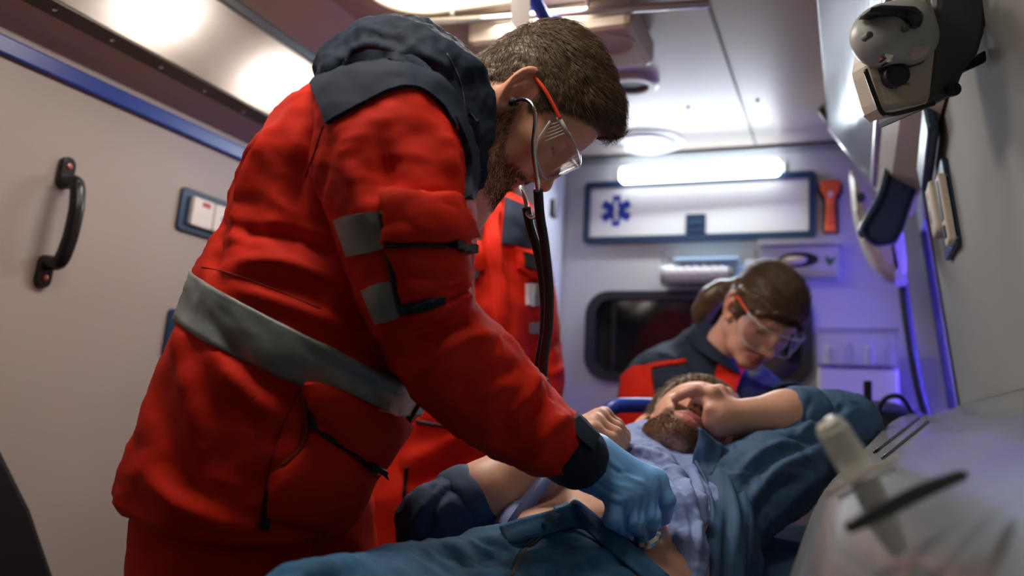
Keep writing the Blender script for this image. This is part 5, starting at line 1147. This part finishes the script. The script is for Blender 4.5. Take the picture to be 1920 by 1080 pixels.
# open shirt: front panel, collar, both sleeves, back
def shirtf(P):
    ua = chain(P, [PW(1375, 935, 1.30), PW(1440, 898, 1.33), PW(1512, 855, 1.385), ELB_L], [.070, .060, .054, .050], .04)
    fa = chain(P, [ELB_L, PW(1556, 790, 1.42)], [.050, .046], .03)
    d = smin(ua, fa, .035)
    roll = chain(P, [PW(1505, 748, 1.385), PW(1484, 770, 1.365), PW(1476, 800, 1.375), PW(1490, 815, 1.40), PW(1512, 790, 1.44), PW(1515, 758, 1.425), PW(1505, 748, 1.385)], [.0125] * 7, .01)
    d = smin(d, chain(P, [PW(1352, 965, 1.28), PW(1352, 1060, 1.20), PW(1350, 1180, 1.12)], [.060, .044, .040], .04), .04)
    ur = chain(P, [PW(1130, 895, 1.44), PW(960, 980, 1.29), ELB_R], [.062, .06, .056], .03)
    fr = smin(ur, chain(P, [ELB_R, PW(862, 965, 1.135)], [.056, .052], .02), .02)
    cf_ = W(866, 945, 1.135); nx = PW(985, 880, 1.17) - ELB_R; nx /= np.linalg.norm(nx)
    fr = smax(fr, np.minimum((P - (ELB_R + nx * .058)) @ nx, .2) * 1.0 - np.where(((P - ELB_R) @ (-CF)) > -.09, 0.0, 1.0), .006)
    arm = caps(P, ELB_R, PW(985, 880, 1.17), .0445, .041); fr = smax(fr, -arm, .004)
    farm = caps(P, ELB_L + (PW(1475, 778, 1.40) - ELB_L) * .6, PW(1440, 778, 1.40), .038, .036); d = smax(d, -farm, .004)
    return np.minimum(d, fr)
sh = sdfcloth(shirtf, (-.66, .86, .62), (.16, 1.72, 1.24), .0030)
sh.rough(.004, 40, 3); sh.rough(.0022, 85, 8)
for pix, a, w_ in (([(1540, 830), (1470, 850), (1400, 900)], -.007, .010), ([(1520, 850), (1450, 885), (1395, 960)], .007, .010), ([(1500, 900), (1440, 930), (1400, 1000)], -.007, .010), ([(1480, 825), (1430, 845), (1390, 880)], .006, .008), ([(1560, 880), (1500, 920), (1430, 990)], .006, .012),
                   ([(1590, 745), (1560, 790), (1520, 815)], -.005, .008), ([(1540, 740), (1530, 780), (1500, 812)], .005, .007), ([(1470, 815), (1520, 825), (1580, 815)], -.008, .008), ([(850, 905), (815, 950), (800, 1000)], -.005, .008), ([(830, 910), (790, 960), (770, 1000)], .005, .009)):
    sh.fold(pix, a, w_)
sh.bake(); shirt = sh.build('shirt', SHIRT, pat)
fa_ = ELB_L - PW(1475, 778, 1.40); fa_ /= np.linalg.norm(fa_); n1_ = np.cross(fa_, CF); n1_ /= np.linalg.norm(n1_); n2_ = np.cross(fa_, n1_)
rc = rings([(PW(1475, 778, 1.40) + fa_ * u, n1_ * r, n2_ * r) for u, r in ((.000, .038), (-.002, .043), (.004, .048), (.018, .051), (.034, .053), (.044, .052), (.050, .046))], 56, 26, 2.1); rc.rough(.0022, 60, 3)
rc.fold([(1500, 742), (1488, 775), (1492, 812)], .004, .006); rc.fold([(1525, 742), (1510, 775), (1512, 812)], -.004, .006); rc.bake(); rc.build('rolled_cuff', SHIRT, shirt)
fb_ = PW(985, 880, 1.17) - ELB_R; fb_ /= np.linalg.norm(fb_); n1_ = np.cross(fb_, CF); n1_ /= np.linalg.norm(n1_); n2_ = np.cross(fb_, n1_)
rc = rings([(ELB_R + fb_ * u, n1_ * r, n2_ * r) for u, r in ((.062, .044), (.066, .050), (.058, .056), (.044, .058), (.030, .057), (.020, .050))], 56, 26, 2.1); rc.rough(.002, 60, 5); rc.build('rolled_cuff', SHIRT, shirt)
sheet('shirt_front', [PW(1302, 868, 1.285), PW(1322, 905, 1.23), PW(1332, 960, 1.15), PW(1322, 1020, 1.09), PW(1316, 1100, 1.05)], [PW(1382, 838, 1.32), PW(1398, 900, 1.26), PW(1412, 970, 1.19), PW(1412, 1040, 1.14), PW(1405, 1120, 1.10)], SHIRT, shirt, .006, 36, 16, .007, 1.0, 2.0)
sheet('collar', [PW(1298, 870, 1.30), PW(1306, 835, 1.285), PW(1312, 802, 1.285)], [PW(1330, 905, 1.25), PW(1345, 880, 1.26), PW(1358, 842, 1.29)], SHIRT, shirt, .004, 20, 10, .004, 2.0, 1.0)
sheet('collar', [PW(1312, 800, 1.287), PW(1335, 822, 1.30), PW(1358, 842, 1.31)], [PW(1350, 870, 1.28), PW(1378, 870, 1.30), PW(1392, 850, 1.32)], SHIRT, shirt, .004, 20, 10, .004, 3.0, 1.0)
sheet('collar', [PW(1390, 852, 1.33), PW(1400, 842, 1.36), PW(1412, 850, 1.40)], [PW(1400, 900, 1.29), PW(1425, 885, 1.33), PW(1450, 870, 1.38)], SHIRT, shirt, .004, 16, 8, .004, 4.0, 1.0)
sheet('shirt_back', [np.array((-.56, 1.05, .80)), np.array((-.55, 1.3, .84)), np.array((-.50, 1.5, .90))], [np.array((-.06, 1.0, .80)), np.array((-.04, 1.25, .84)), np.array((-.06, 1.5, .90))], SHIRT, shirt, .006, 24, 20, .004, 2)
# ================================================================ standing paramedic in the background
m2 = empty('person', (-.78, 1.62, 0), 'paramedic standing behind in red jacket with dark shoulders, face hidden', 'person')
H2 = Head(W(930, 262, 1.80), CR * .55 + CD * .25 - CF * .6, -CD * .95 + CR * .2 - CF * .1, .95)
vs, fs = surface(lambda P: smin(smin(H2.sdf(P), chain(P, [H2.w(-2.5, 0, -2), W(915, 400, 1.80)], [.052, .058], .02), .02), ell(P, W(900, 480, 1.80), (.12, .10, .10)), .03), W(915, 330, 1.8) - .26, W(915, 330, 1.8) + .26, .0042)
fastmesh('body', vs, fs, SKIN, m2, headcolor(H2, vs, (.50, .28, .19), (.42, .15, .12), None, scalp=(.05, .03, .02)))
p = H2.loc(vs); mk = hairmask(p, 0, .9) * (np.linalg.norm(p - np.array((0, 0, 4)), axis=1) < 11) * (np.abs(p[:, 1]) < 7.6)
haircap(H2, vs, fs, mk, lambda p: .5 + .8 * np.clip((p[:, 2] - 3) / 6, 0, 1), 'hair', HAIRW, m2, .001, lambda p: p[:, 1])
j2 = loft([(712, 962, 930, 985, 1.72, 1.70, .15), (716, 880, 955, 900, 1.72, 1.70, .155), (738, 760, 995, 770, 1.73, 1.71, .15), (765, 620, 1018, 640, 1.75, 1.73, .15), (785, 520, 1022, 530, 1.77, 1.75, .155), (800, 440, 1016, 440, 1.79, 1.77, .15), (825, 395, 1000, 400, 1.80, 1.78, .12), (860, 372, 970, 375, 1.80, 1.79, .075), (880, 352, 955, 350, 1.80, 1.79, .055)], 72, 100, 2.3)
j2.rough(.006, 26, 5); j2.rough(.003, 55, 7)
for pix, a, w_ in (([(925, 400), (935, 500), (930, 640), (900, 720)], .010, .012), ([(905, 560), (900, 640), (860, 730)], -.008, .014), ([(960, 620), (930, 700), (870, 740)], .008, .016), ([(985, 600), (1000, 680), (1000, 740)], -.007, .014), ([(880, 800), (820, 840), (760, 870)], .008, .016), ([(900, 840), (840, 880), (760, 910)], -.008, .014)):
    j2.fold(pix, a, w_)
j2.bake(); jk2 = j2.build('jacket', RED, m2)
s2 = loft([(985, 420, 1020, 425, 1.76, 1.76, .05), (985, 500, 1035, 505, 1.75, 1.75, .066), (988, 580, 1044, 590, 1.74, 1.74, .066), (990, 660, 1052, 665, 1.73, 1.73, .064), (975, 735, 1056, 735, 1.71, 1.71, .06), (945, 800, 1030, 810, 1.68, 1.68, .055), (900, 840, 970, 860, 1.64, 1.64, .045)], 44, 60)
s2.rough(.004, 40, 2); s2.fold([(1000, 640), (1030, 655), (1052, 640)], -.008, .010); s2.fold([(1010, 690), (1035, 700), (1055, 690)], .008, .010); s2.bake(); s2.build('sleeve', RED, jk2)
s3 = loft([(790, 430, 850, 420, 1.80, 1.80, .06), (760, 540, 830, 545, 1.80, 1.80, .07), (745, 660, 815, 670, 1.80, 1.80, .066), (760, 780, 830, 790, 1.76, 1.76, .06)], 32, 40); s3.build('sleeve', RED, jk2)
T2 = [j2, s2]
patch('chest_yoke', T2, [(868, 385), (882, 368), (905, 362)], [(868, 462), (885, 452), (903, 452)], NAVY, jk2, .003, .004, 12, 12)
patch('chest_yoke', T2, [(946, 372), (980, 388), (1010, 412)], [(940, 458), (975, 462), (1018, 480)], NAVY, jk2, .003, .004, 16, 12)
patch('placket', T2, [(905, 352), (908, 420), (922, 520), (930, 620)], [(945, 355), (932, 420), (942, 520), (946, 620)], RED, jk2, .006, .005, 30, 6)
patch('chest_pocket', T2, [(866, 455), (885, 452), (905, 454)], [(868, 500), (885, 512), (908, 505)], RED, jk2, .006, .006, 12, 8, bulge=.008)
patch('chest_pocket', T2, [(962, 462), (990, 470), (1014, 480)], [(968, 505), (990, 522), (1010, 528)], RED, jk2, .006, .006, 12, 8, bulge=.006)
patch('badge', T2, [(970, 474), (988, 480), (1006, 488)], [(974, 504), (990, 512), (1006, 518)], mat('badge_dark', (.008, .012, .012), .5), jk2, .018, .003, 8, 6)
patch('pull_tab', T2, [(884, 508), (890, 508), (897, 508)], [(884, 523), (890, 523), (896, 522)], MATS['tab_green'], jk2, .016, .004, 5, 5)
patch('reflective_stripe', T2, [(986, 532), (1000, 532), (1022, 528)], [(986, 572), (1002, 574), (1024, 572)], REFL, jk2, .004, .002, 10, 8)
patch('reflective_stripe', T2, [(992, 606), (1008, 604), (1030, 602)], [(992, 624), (1010, 626), (1032, 624)], REFL, jk2, .004, .002, 10, 6)
patch('hand_tape', T2, [(984, 532), (990, 532), (998, 534)], [(985, 572), (990, 574), (996, 574)], mat('white_tape', (.6, .62, .7), .5), jk2, .008, .002, 5, 8)
seam('pocket_zip', [j2], [(762, 876), (760, 905), (756, 945)], .004, DARKT, jk2, .003); seam('hem_seam', [j2], [(716, 950), (760, 958), (820, 955), (880, 945)], .003, MATS['seam_red'], jk2, .002)
seam('flap_edge', [j2], [(780, 790), (830, 798), (880, 800)], .0035, DARKT, jk2, .003)
x, y = W(800, 1000, 1.70)[:2]
leg('trouser_leg', [((x - .02, y - .02, .98), .12), ((x - .02, y - .03, .84), .125), ((x - .02, y - .03, .6), .10), ((x - .02, y - .03, .3), .085), ((x - .02, y - .03, .09), .085)], RED, m2, seed=3)
leg('trouser_leg', [((x + .06, y + .10, .98), .12), ((x + .06, y + .12, .84), .125), ((x + .06, y + .12, .6), .10), ((x + .06, y + .12, .3), .085), ((x + .06, y + .12, .09), .085)], RED, m2, seed=4)
boot(x - .02, y - .03, m2, -.4); boot(x + .06, y + .12, m2, -.4)
# ================================================================ woman at the patient's head
wo = empty('person', (-.25, 2.12, 0.0), 'woman paramedic with ponytail and safety glasses bending over the patient', 'person')
HW = Head((-.1995, 1.9598, 1.2947), (.3742, -.5701, -.7314), (.5989, -.4536, .66), .95, HeadStyle(jaw=.87, brow=.55, chin=.95, lips=1.05, nose=.6, back=9.0))
def wof(P):
    d = HW.sdf(P); nb = W(1318, 700, 2.02)
    d = smin(d, chain(P, [HW.w(-2.8, 0, .5), HW.w(-2.6, 0, -4.5), nb], [.046, .043, .052], .02), .02)
    d = smin(d, ell(P, W(1320, 800, 2.08), (.15, .09, .10)), .03); return d
vs, fs = surface(wof, W(1370, 650, 1.98) - .29, W(1370, 650, 1.98) + .29, .0026)
fastmesh('body', vs, fs, SKIN, wo, headcolor(HW, vs, (.58, .33, .235), (.48, .12, .12), None, scalp=(.06, .035, .02), dz=-.3))
p = HW.loc(vs); mk = hairmask(p, -1.6 - .8 * np.clip((p[:, 0] - 3) / 4, 0, 1), 2.2) * (np.linalg.norm(p - np.array((0, 0, 4)), axis=1) < 11.5) * np.clip(np.minimum(ear(p, 1), ear(p, -1)) / .25, 0, 1) * (np.abs(p[:, 1]) < 7.7)
hcw, hv, hf, hm, hp = haircap(HW, vs, fs, mk, lambda p: .45 + .55 * np.clip((p[:, 2] - 2) / 6, 0, 1), 'hair', HAIRW, wo, .0007, lambda p: p[:, 2] * 1.1 + p[:, 1] * .6)
R_, N_ = sample(hv, hf, hm + .02, 14000); plw = HW.loc(R_); Nw = N_ @ HW.R; tgt = np.array((-9.5, 0, 2.0)); fw = tgt - plw; fw -= Nw * (fw * Nw).sum(1)[:, None]; fw /= np.linalg.norm(fw, axis=1)[:, None] + 1e-9; Lw = rng.uniform(2.5, 6, len(plw))
strands('hair_strands', R_, lambda t: HW.o + (plw + Nw * .04 + fw * (Lw * t)[:, None] - Nw * ((Lw * t) ** 2 / 22)[:, None]) @ HW.R.T * HW.s, 6, .00055, HAIRW, hcw, kind='stuff')
for s in (-1, 1):
    for k_, (P_, r_) in enumerate((([(7.3, s * .3, 9.9), (8.0, s * 3.0, 7.6), (6.6, s * 5.6, 5.0), (2.5, s * 6.5, 3.9), (-2.0, s * 6.9, 3.6), (-6.5, s * 4.5, 3.4), (-9, s * .8, 3.5)], [.5, .8, .85, .8, .8, .8, .7]), ([(5.0, s * .3, 11.6), (5.6, s * 3.6, 9.6), (4.0, s * 6.2, 7.0), (0, s * 7.6, 5.4), (-4.5, s * 6.8, 4.6), (-9, s * .8, 3.8)], [.6, .9, 1.0, 1.0, .9, .7]))):
        pp = [HW.w(*q) for q in P_]; rr = [r * HW.s for r in r_]
        lk_ = sdfcloth(lambda P: chain(P, pp, rr, .012), np.min(pp, 0) - .025, np.max(pp, 0) + .025, .003); lk_.rough(.0012, 160, 3); lk_.build('hair_lock', HAIRW, hcw)
# ponytail
pt0 = HW.w(-9.0, 0, 3.5); tail = [pt0, W(1352, 545, 2.03), W(1332, 560, 2.04), W(1318, 585, 2.05), W(1312, 615, 2.05)]
def tailf(P):
    d = chain(P, tail, [.018, .022, .025, .023, .010], .02); return d
tl_ = sdfcloth(tailf, np.min(tail, 0) - .05, np.max(tail, 0) + .05, .003); tl_.build('ponytail', HAIRW, wo)
tt_ = spline(tail, 12); n_ = 2600; off = rng.normal(size=(n_, 3)); off /= np.linalg.norm(off, axis=1)[:, None]; off *= rng.uniform(.6, 1.1, (n_, 1)); rr_ = np.interp(np.linspace(0, 1, 12), [0, .3, .6, .85, 1], [.015, .022, .025, .022, .008])
jit = rng.uniform(0, .35, n_)
def ptail(t):
    u = (jit + (1 - jit) * t) * 11; i = np.clip(u.astype(int), 0, 10); f = (u - i)[:, None]; return tt_[i] * (1 - f) + tt_[i + 1] * f + off * (np.interp(u, np.arange(12), rr_))[:, None]
strands('hair_strands', off, ptail, 8, .0005, HAIRP, wo, kind='stuff')
tube('hair_tie', [HW.w(-9.3 - .2, 1.5 * math.cos(a), 3.6 + 1.5 * math.sin(a)) for a in np.linspace(0, 6.28, 18)], .004, mat('grey_band', (.10, .11, .13), .6), wo, sides=8)
jw = loft([(1160, 900, 1500, 900, 2.06, 2.02, .15), (1155, 790, 1500, 790, 2.06, 2.02, .15), (1168, 712, 1488, 745, 2.06, 2.02, .14), (1205, 668, 1462, 722, 2.06, 2.0, .12), (1258, 642, 1430, 708, 2.06, 1.98, .09), (1298, 618, 1400, 705, 2.06, 1.96, .07), (1312, 606, 1385, 695, 2.07, 1.97, .055)], 72, 80, 2.2)
jw.rough(.005, 30, 4); jw.rough(.0025, 64, 6)
for pix, a, w_ in (([(1290, 640), (1330, 690), (1350, 740)], -.008, .010), ([(1250, 660), (1290, 700), (1310, 745)], .006, .012), ([(1400, 720), (1440, 730), (1480, 750)], -.006, .01), ([(1200, 700), (1230, 730), (1240, 760)], -.006, .012)): jw.fold(pix, a, w_)
jw.bake(); jwo = jw.build('jacket', NAVY, wo)
patch('red_sleeve_panel', [jw], [(1168, 706), (1192, 688), (1222, 690)], [(1150, 860), (1190, 860), (1240, 860)], RED, jwo, .002, .004, 14, 20)
patch('red_piping', [jw], [(1200, 690), (1235, 682), (1262, 678), (1283, 676)], [(1202, 697), (1236, 689), (1262, 685), (1284, 682)], RED, jwo, .004, .003, 20, 3)
patch('red_front', [jw], [(1346, 680), (1366, 684), (1392, 692)], [(1332, 738), (1350, 742), (1376, 742)], RED, jwo, .006, .006, 12, 10)
cw = loft([(1296, 640, 1396, 705, 2.05, 1.93, .064), (1300, 622, 1392, 692, 2.05, 1.94, .062), (1306, 608, 1384, 684, 2.05, 1.95, .058)], 40, 16, 2.1); cw.rough(.002, 24, 3); cw.build('collar', NAVY, jwo)
# far lens hair shadow side arm
sw = loft([(1440, 740, 1500, 735, 1.98, 1.98, .05), (1455, 800, 1525, 790, 1.93, 1.93, .055), (1450, 850, 1520, 850, 1.86, 1.86, .05), (1432, 845, 1470, 870, 1.75, 1.75, .038)], 36, 40); sw.rough(.003, 20, 3); sw.build('sleeve', NAVY, jwo)
hw_f = lambda P: hand(P, W(1462, 842, 1.72), [W(1446, 826, 1.66), W(1440, 832, 1.66), W(1436, 842, 1.66)], [[W(1446, 826, 1.66), W(1432, 822, 1.62), W(1420, 828, 1.60)], [W(1440, 832, 1.66), W(1424, 830, 1.62), W(1412, 838, 1.60)], [W(1436, 842, 1.66), W(1418, 842, 1.62), W(1408, 850, 1.60)], [W(1450, 822, 1.67), W(1440, 814, 1.63), W(1430, 815, 1.61)]], .018, .008)
vs, fs = surface(hw_f, W(1440, 835, 1.67) - .1, W(1440, 835, 1.67) + .1, .003); fastmesh('hand', vs, fs, SKIN, wo, np.tile(np.array((.58, .33, .235)), (len(vs), 1)))
x, y = -.30, 2.12
def thigh(pts, seed): 
    c = rings([(np.array(p), np.array((r, 0, 0)), np.array((0, r * .3, r))) for p, r in pts], 32, 40); c.rough(.004, 16, seed); return c.build('trouser_leg', RED, wo)
thigh([((-.36, 2.2, .62), .10), ((-.38, 2.0, .60), .10), ((-.40, 1.86, .57), .085), ((-.40, 1.83, .45), .075), ((-.40, 1.84, .10), .075)], 3); thigh([((-.16, 2.2, .62), .10), ((-.10, 2.0, .60), .10), ((-.06, 1.84, .57), .085), ((-.06, 1.80, .45), .075), ((-.06, 1.82, .10), .075)], 5)
boot(-.40, 1.83, wo, -1.57); boot(-.06, 1.80, wo, -1.57)
glasses(HW, 'clear safety glasses with orange temples on the woman')
t = empty('attendant_seat', (-.27, 2.2, 0), 'red attendant seat under the woman by the back wall', 'seat')
SEATR = mat('red_seat_vinyl', (.28, .012, .014), .45)
bx('seat_cushion', (-.50, 1.98, .42), (-.02, 2.42, .50), SEATR, t, .02); bx('seat_base', (-.42, 2.05, .0), (-.10, 2.38, .42), BLACK, t, .01)
# ================================================================ console and things in the right foreground
t = empty('side_console', (.1, 1.1, 0), 'glossy grey sloped console lid along the right wall', 'console')
LID = bpy.data.materials.new('glossy_grey_lid'); LID.use_nodes = True; nt_ = LID.node_tree; nt_.nodes.clear()
_o = nt_.nodes.new('ShaderNodeOutputMaterial'); _m = nt_.nodes.new('ShaderNodeMixShader'); _d2 = nt_.nodes.new('ShaderNodeBsdfDiffuse'); _g = nt_.nodes.new('ShaderNodeBsdfGlossy'); _n = nt_.nodes.new('ShaderNodeTexNoise'); _r = nt_.nodes.new('ShaderNodeMapRange')
_d2.inputs[0].default_value = (.17, .18, .185, 1); _g.inputs[0].default_value = (.74, .77, .80, 1); _m.inputs[0].default_value = .42; _n.inputs['Scale'].default_value = 3
_r.inputs[3].default_value = .10; _r.inputs[4].default_value = .20; nt_.links.new(_n.outputs[0], _r.inputs[0]); nt_.links.new(_r.outputs[0], _g.inputs[1])
nt_.links.new(_d2.outputs[0], _m.inputs[1]); nt_.links.new(_g.outputs[0], _m.inputs[2]); nt_.links.new(_m.outputs[0], _o.inputs[0])
rows = [(2.02, .100, 1.098), (1.70, .052, 1.075), (1.40, .012, 1.040), (1.08, -.036, .992), (.80, -.056, .930), (.50, -.075, .87), (.2, -.09, .82)]
nx = 14; vs = []; fs = []
R2 = spline(np.array(rows), 40)
for (y, x, z) in R2:
    for k in range(nx):
        f = k / (nx - 1); xr = XR(1.118) - .002; sag = .010 * math.sin(math.pi * f); e = max(0, 1 - f / .06) ** 2 * .012
        vs.append((x + (xr - x) * f, y, z + (1.118 - z) * f - sag - e))
n1 = len(vs)
for v in list(vs): vs.append((v[0], v[1], v[2] - .016))
for i in range(39):
    for k in range(nx - 1): q = (i * nx + k, (i + 1) * nx + k, (i + 1) * nx + k + 1, i * nx + k + 1); fs += [q, tuple(n1 + a for a in q[::-1])]
    for k in (0, nx - 1): fs.append((i * nx + k, n1 + i * nx + k, n1 + (i + 1) * nx + k, (i + 1) * nx + k))
for i in (0, 39):
    for k in range(nx - 1): fs.append((i * nx + k, i * nx + k + 1, n1 + i * nx + k + 1, n1 + i * nx + k))
bm = bmesh.new(); bv = [bm.verts.new(v) for v in vs]
for f in fs: bm.faces.new([bv[i] for i in f])
lid = bmobj('lid', bm, LID, t, smooth=True)
slab('side_panel', [(-.02, .2, 0), (-.02, 1.0, 0), (.12, 1.98, 0), (.12, 1.98, 1.07), (.0, 1.10, .962), (-.03, .8, .90), (-.06, .2, .79)], (1, 0, 0), .02, GREYP, t)
bx('base', (.06, .2, .0), (.235, 1.98, .78), GREYP, t, .01)
LC_ = Cloth(np.array(vs[:n1]), [fs[k] for k in range(0, len(fs)) if max(fs[k]) < n1])
def lidp(px, py, up=0.0):
    h = LC_.hit(px, py); return None if h is None else h + np.array((0, 0, up))
for a, b in (((1640, 850), (1735, 775)), ((1655, 862), (1740, 792))):
    P = [lidp(a[0] + (b[0] - a[0]) * s, a[1] + (b[1] - a[1]) * s, .0015) for s in np.linspace(0, 1, 12)]; P = [p for p in P if p is not None]
    if len(P) > 2: tube('groove_strip', P, .0022, BLACK, lid, sides=6)
# translucent plastic handle lying on the lid (blurred, close)
TR_ = mat('translucent_plastic', (.80, .83, .80), .18, trans=.2, ior=1.3, sss=.3)
t = empty('translucent_handle', W(1690, 1020, .56), 'translucent white plastic handle with round tip and flange on the console', 'handle')
D = .60; a, b = W(1556, 795, D), W(1612, 885, D - .015)
pts = [W(1549, 787, D), W(1553, 792, D), W(1562, 808, D), W(1580, 838, D - .004), W(1600, 868, D - .008), W(1614, 890, D - .012)]
tube('grip', pts, [.003, .0085, .0112, .0115, .0118, .0120], TR_, t, n=40, sides=24)
ax_ = W(1614, 890, D - .012) - W(1562, 808, D); ax_ /= np.linalg.norm(ax_)
disc('flange', W(1614, 890, D - .012), ax_, [(.006, -.001), (.022, -.001), (.0225, .001), (.022, .003), (.006, .003)], TR_, t, 36, sx=1.25, xax=CR)
disc('collar', W(1624, 905, D - .014), ax_, [(.018, -.001), (.019, 0), (.019, .002), (.010, .003)], TR_, t, 32, sx=1.2, xax=CR)
tube('stem', [W(1622, 902, D - .014), W(1640, 940, D - .02), W(1660, 985, D - .03), W(1690, 1040, D - .04)], [.0095, .0100, .0095, .006], TR_, t, n=30, sides=20)
t = empty('dark_mark', W(1700, 940, .52), 'blurred dark rod lying slanted across the console', 'mark')  # solid bar standing in for a dark slanting mark on the lid
tube('mark', [W(1590, 990, .50), W(1640, 965, .505), W(1720, 925, .52), W(1800, 893, .54)], [.0035, .0055, .0055, .004], mat('dark_mark', (.02, .025, .03), .4), t, n=24, sides=12)
tube('mark_tip', [W(1800, 893, .54), W(1815, 888, .544)], [.004, .001], MATS['dark_mark'], t, sides=12)
# dark equipment bag behind the elbow
c = onY(1668, 770, 2.20)
t = empty('equipment_bag', (c[0], 2.2, .9), 'black equipment bag with upright strap behind the patient elbow', 'bag')
BAG = mat('black_nylon', (.006, .006, .012), .5, bump=.1, bscale=60)
bgc = rings([((c[0] - .04, 2.22, z), np.array((rx, 0, 0)), np.array((0, ry, 0))) for z, rx, ry in ((.806, .02, .02), (.815, .10, .10), (.95, .125, .12), (1.06, .125, .115), (1.10, .11, .10), (1.125, .06, .05), (1.13, .01, .01))], 40, 40, 3.2); bgc.rough(.004, 22, 4); bgc.build('bag_body', BAG, t)
pz = onY(1627, 722, 2.14); box('strap', (pz[0], 2.14, pz[2] - .04), (.018, .01, .10), BAG, t, .003)
tube('bag_handle', [onY(x, y, 2.12) for x, y in ((1640, 790), (1660, 748), (1690, 745), (1712, 775))], .006, BAG, t, n=20)
tag(bx('bag_shelf', (-.06, 2.09, .76), (.19, 2.44, .80), GREYP, None, .006), 'grey shelf carrying the equipment bag', 'shelf')
bx('shelf_leg', (.10, 2.3, 0), (.14, 2.34, .76), GREYP, bpy.data.objects['bag_shelf'], .002)
# ================================================================ suction unit, top right
t = empty('medical_unit', rw(1800, 120), 'cream and dark grey medical pump unit hanging on the right wall', 'device')
CRM = mat('cream_housing', (.46, .43, .36), .4); DGR = mat('dark_grey_housing', (.055, .065, .075), .45); BNV = mat('dark_navy_cap', (.008, .012, .03), .35)
D0, D1 = 1.00, 1.16
def fw(pts, d): return [W(x, y, d) for x, y in pts]
body = slab('front_shell', fw([(1625, 120), (1648, 12), (1745, -20), (1765, 40), (1748, 195), (1660, 214), (1650, 205)], D0), CF, .055, CRM, t, bevel=.010)
slab('rear_shell', fw([(1758, -30), (1860, -30), (1850, 60), (1838, 100), (1812, 130), (1795, 175), (1735, 205), (1742, 120)], D0 + .02), CF, .14, DGR, t, bevel=.008)
bx_c = W(1830, 100, 1.12)
tube('edge_seal', fw([(1622, 130), (1640, 180), (1652, 208), (1668, 215), (1710, 206), (1752, 194)], D0 - .002), .0028, BLACK, t, n=40, sides=8)
def capf(P): return chain(P, fw([(1652, 68), (1695, 62), (1712, 76)], D0 - .01), [.034, .030, .020], .03)
cp_ = sdfcloth(capf, W(1685, 70, D0) - .11, W(1685, 70, D0) + .11, .004); cp_.build('pump_cap', mat('grey_cap', (.30, .33, .33), .4), t)
slab('cap_band', fw([(1622, 25), (1650, 5), (1720, 8), (1738, 25), (1732, 50), (1712, 52), (1695, 25), (1635, 24)], D0 - .055), CF, .03, BNV, t, bevel=.006)
slab('pump_recess', fw([(1655, 112), (1690, 92), (1735, 60), (1748, 80), (1738, 115), (1665, 140), (1648, 128)], D0 - .008), CF, .02, BNV, t, bevel=.005)
disc('outlet', W(1712, 90, D0 - .02), -CF, [(.014, -.01), (.014, .012), (.009, .016)], CRM, t, 24)
disc('outlet_port', W(1658, 108, D0 - .02), -CF, [(.008, -.01), (.008, .010), (.005, .013)], CHROME, t, 20)
disc('clamp_knob', W(1678, 142, D0 - .006), -CF, [(.014, -.01), (.014, .008), (.008, .010)], BNV, t, 20)
disc('bolt', W(1787, 168, D0 + .012), -CF, [(.008, -.004), (.008, .004), (.004, .006)], BLACK, t, 16)
for px, py in ((1697, 54), (1628, 67)): disc('screw', W(px, py, D0 - .048), -CF, [(.004, -.01), (.004, .004), (.002, .005)], DGR, t, 10)
slab('bracket', fw([(1812, 120), (1850, 92), (1852, 115), (1815, 132)], D0 + .03), CF, .10, BLACK, t, bevel=.003)
tube('mount_arm', [W(1790, 60, 1.12), rw(1830, 60)], .016, DGR, t, sides=12)
plate('unit_mark', rrect(0, 0, .010, .0016, .001, 2), .0005, frame(W(1690, 157, D0 - .0005), CR, CD), mat('mark_red', (.35, .12, .08), .6), t)
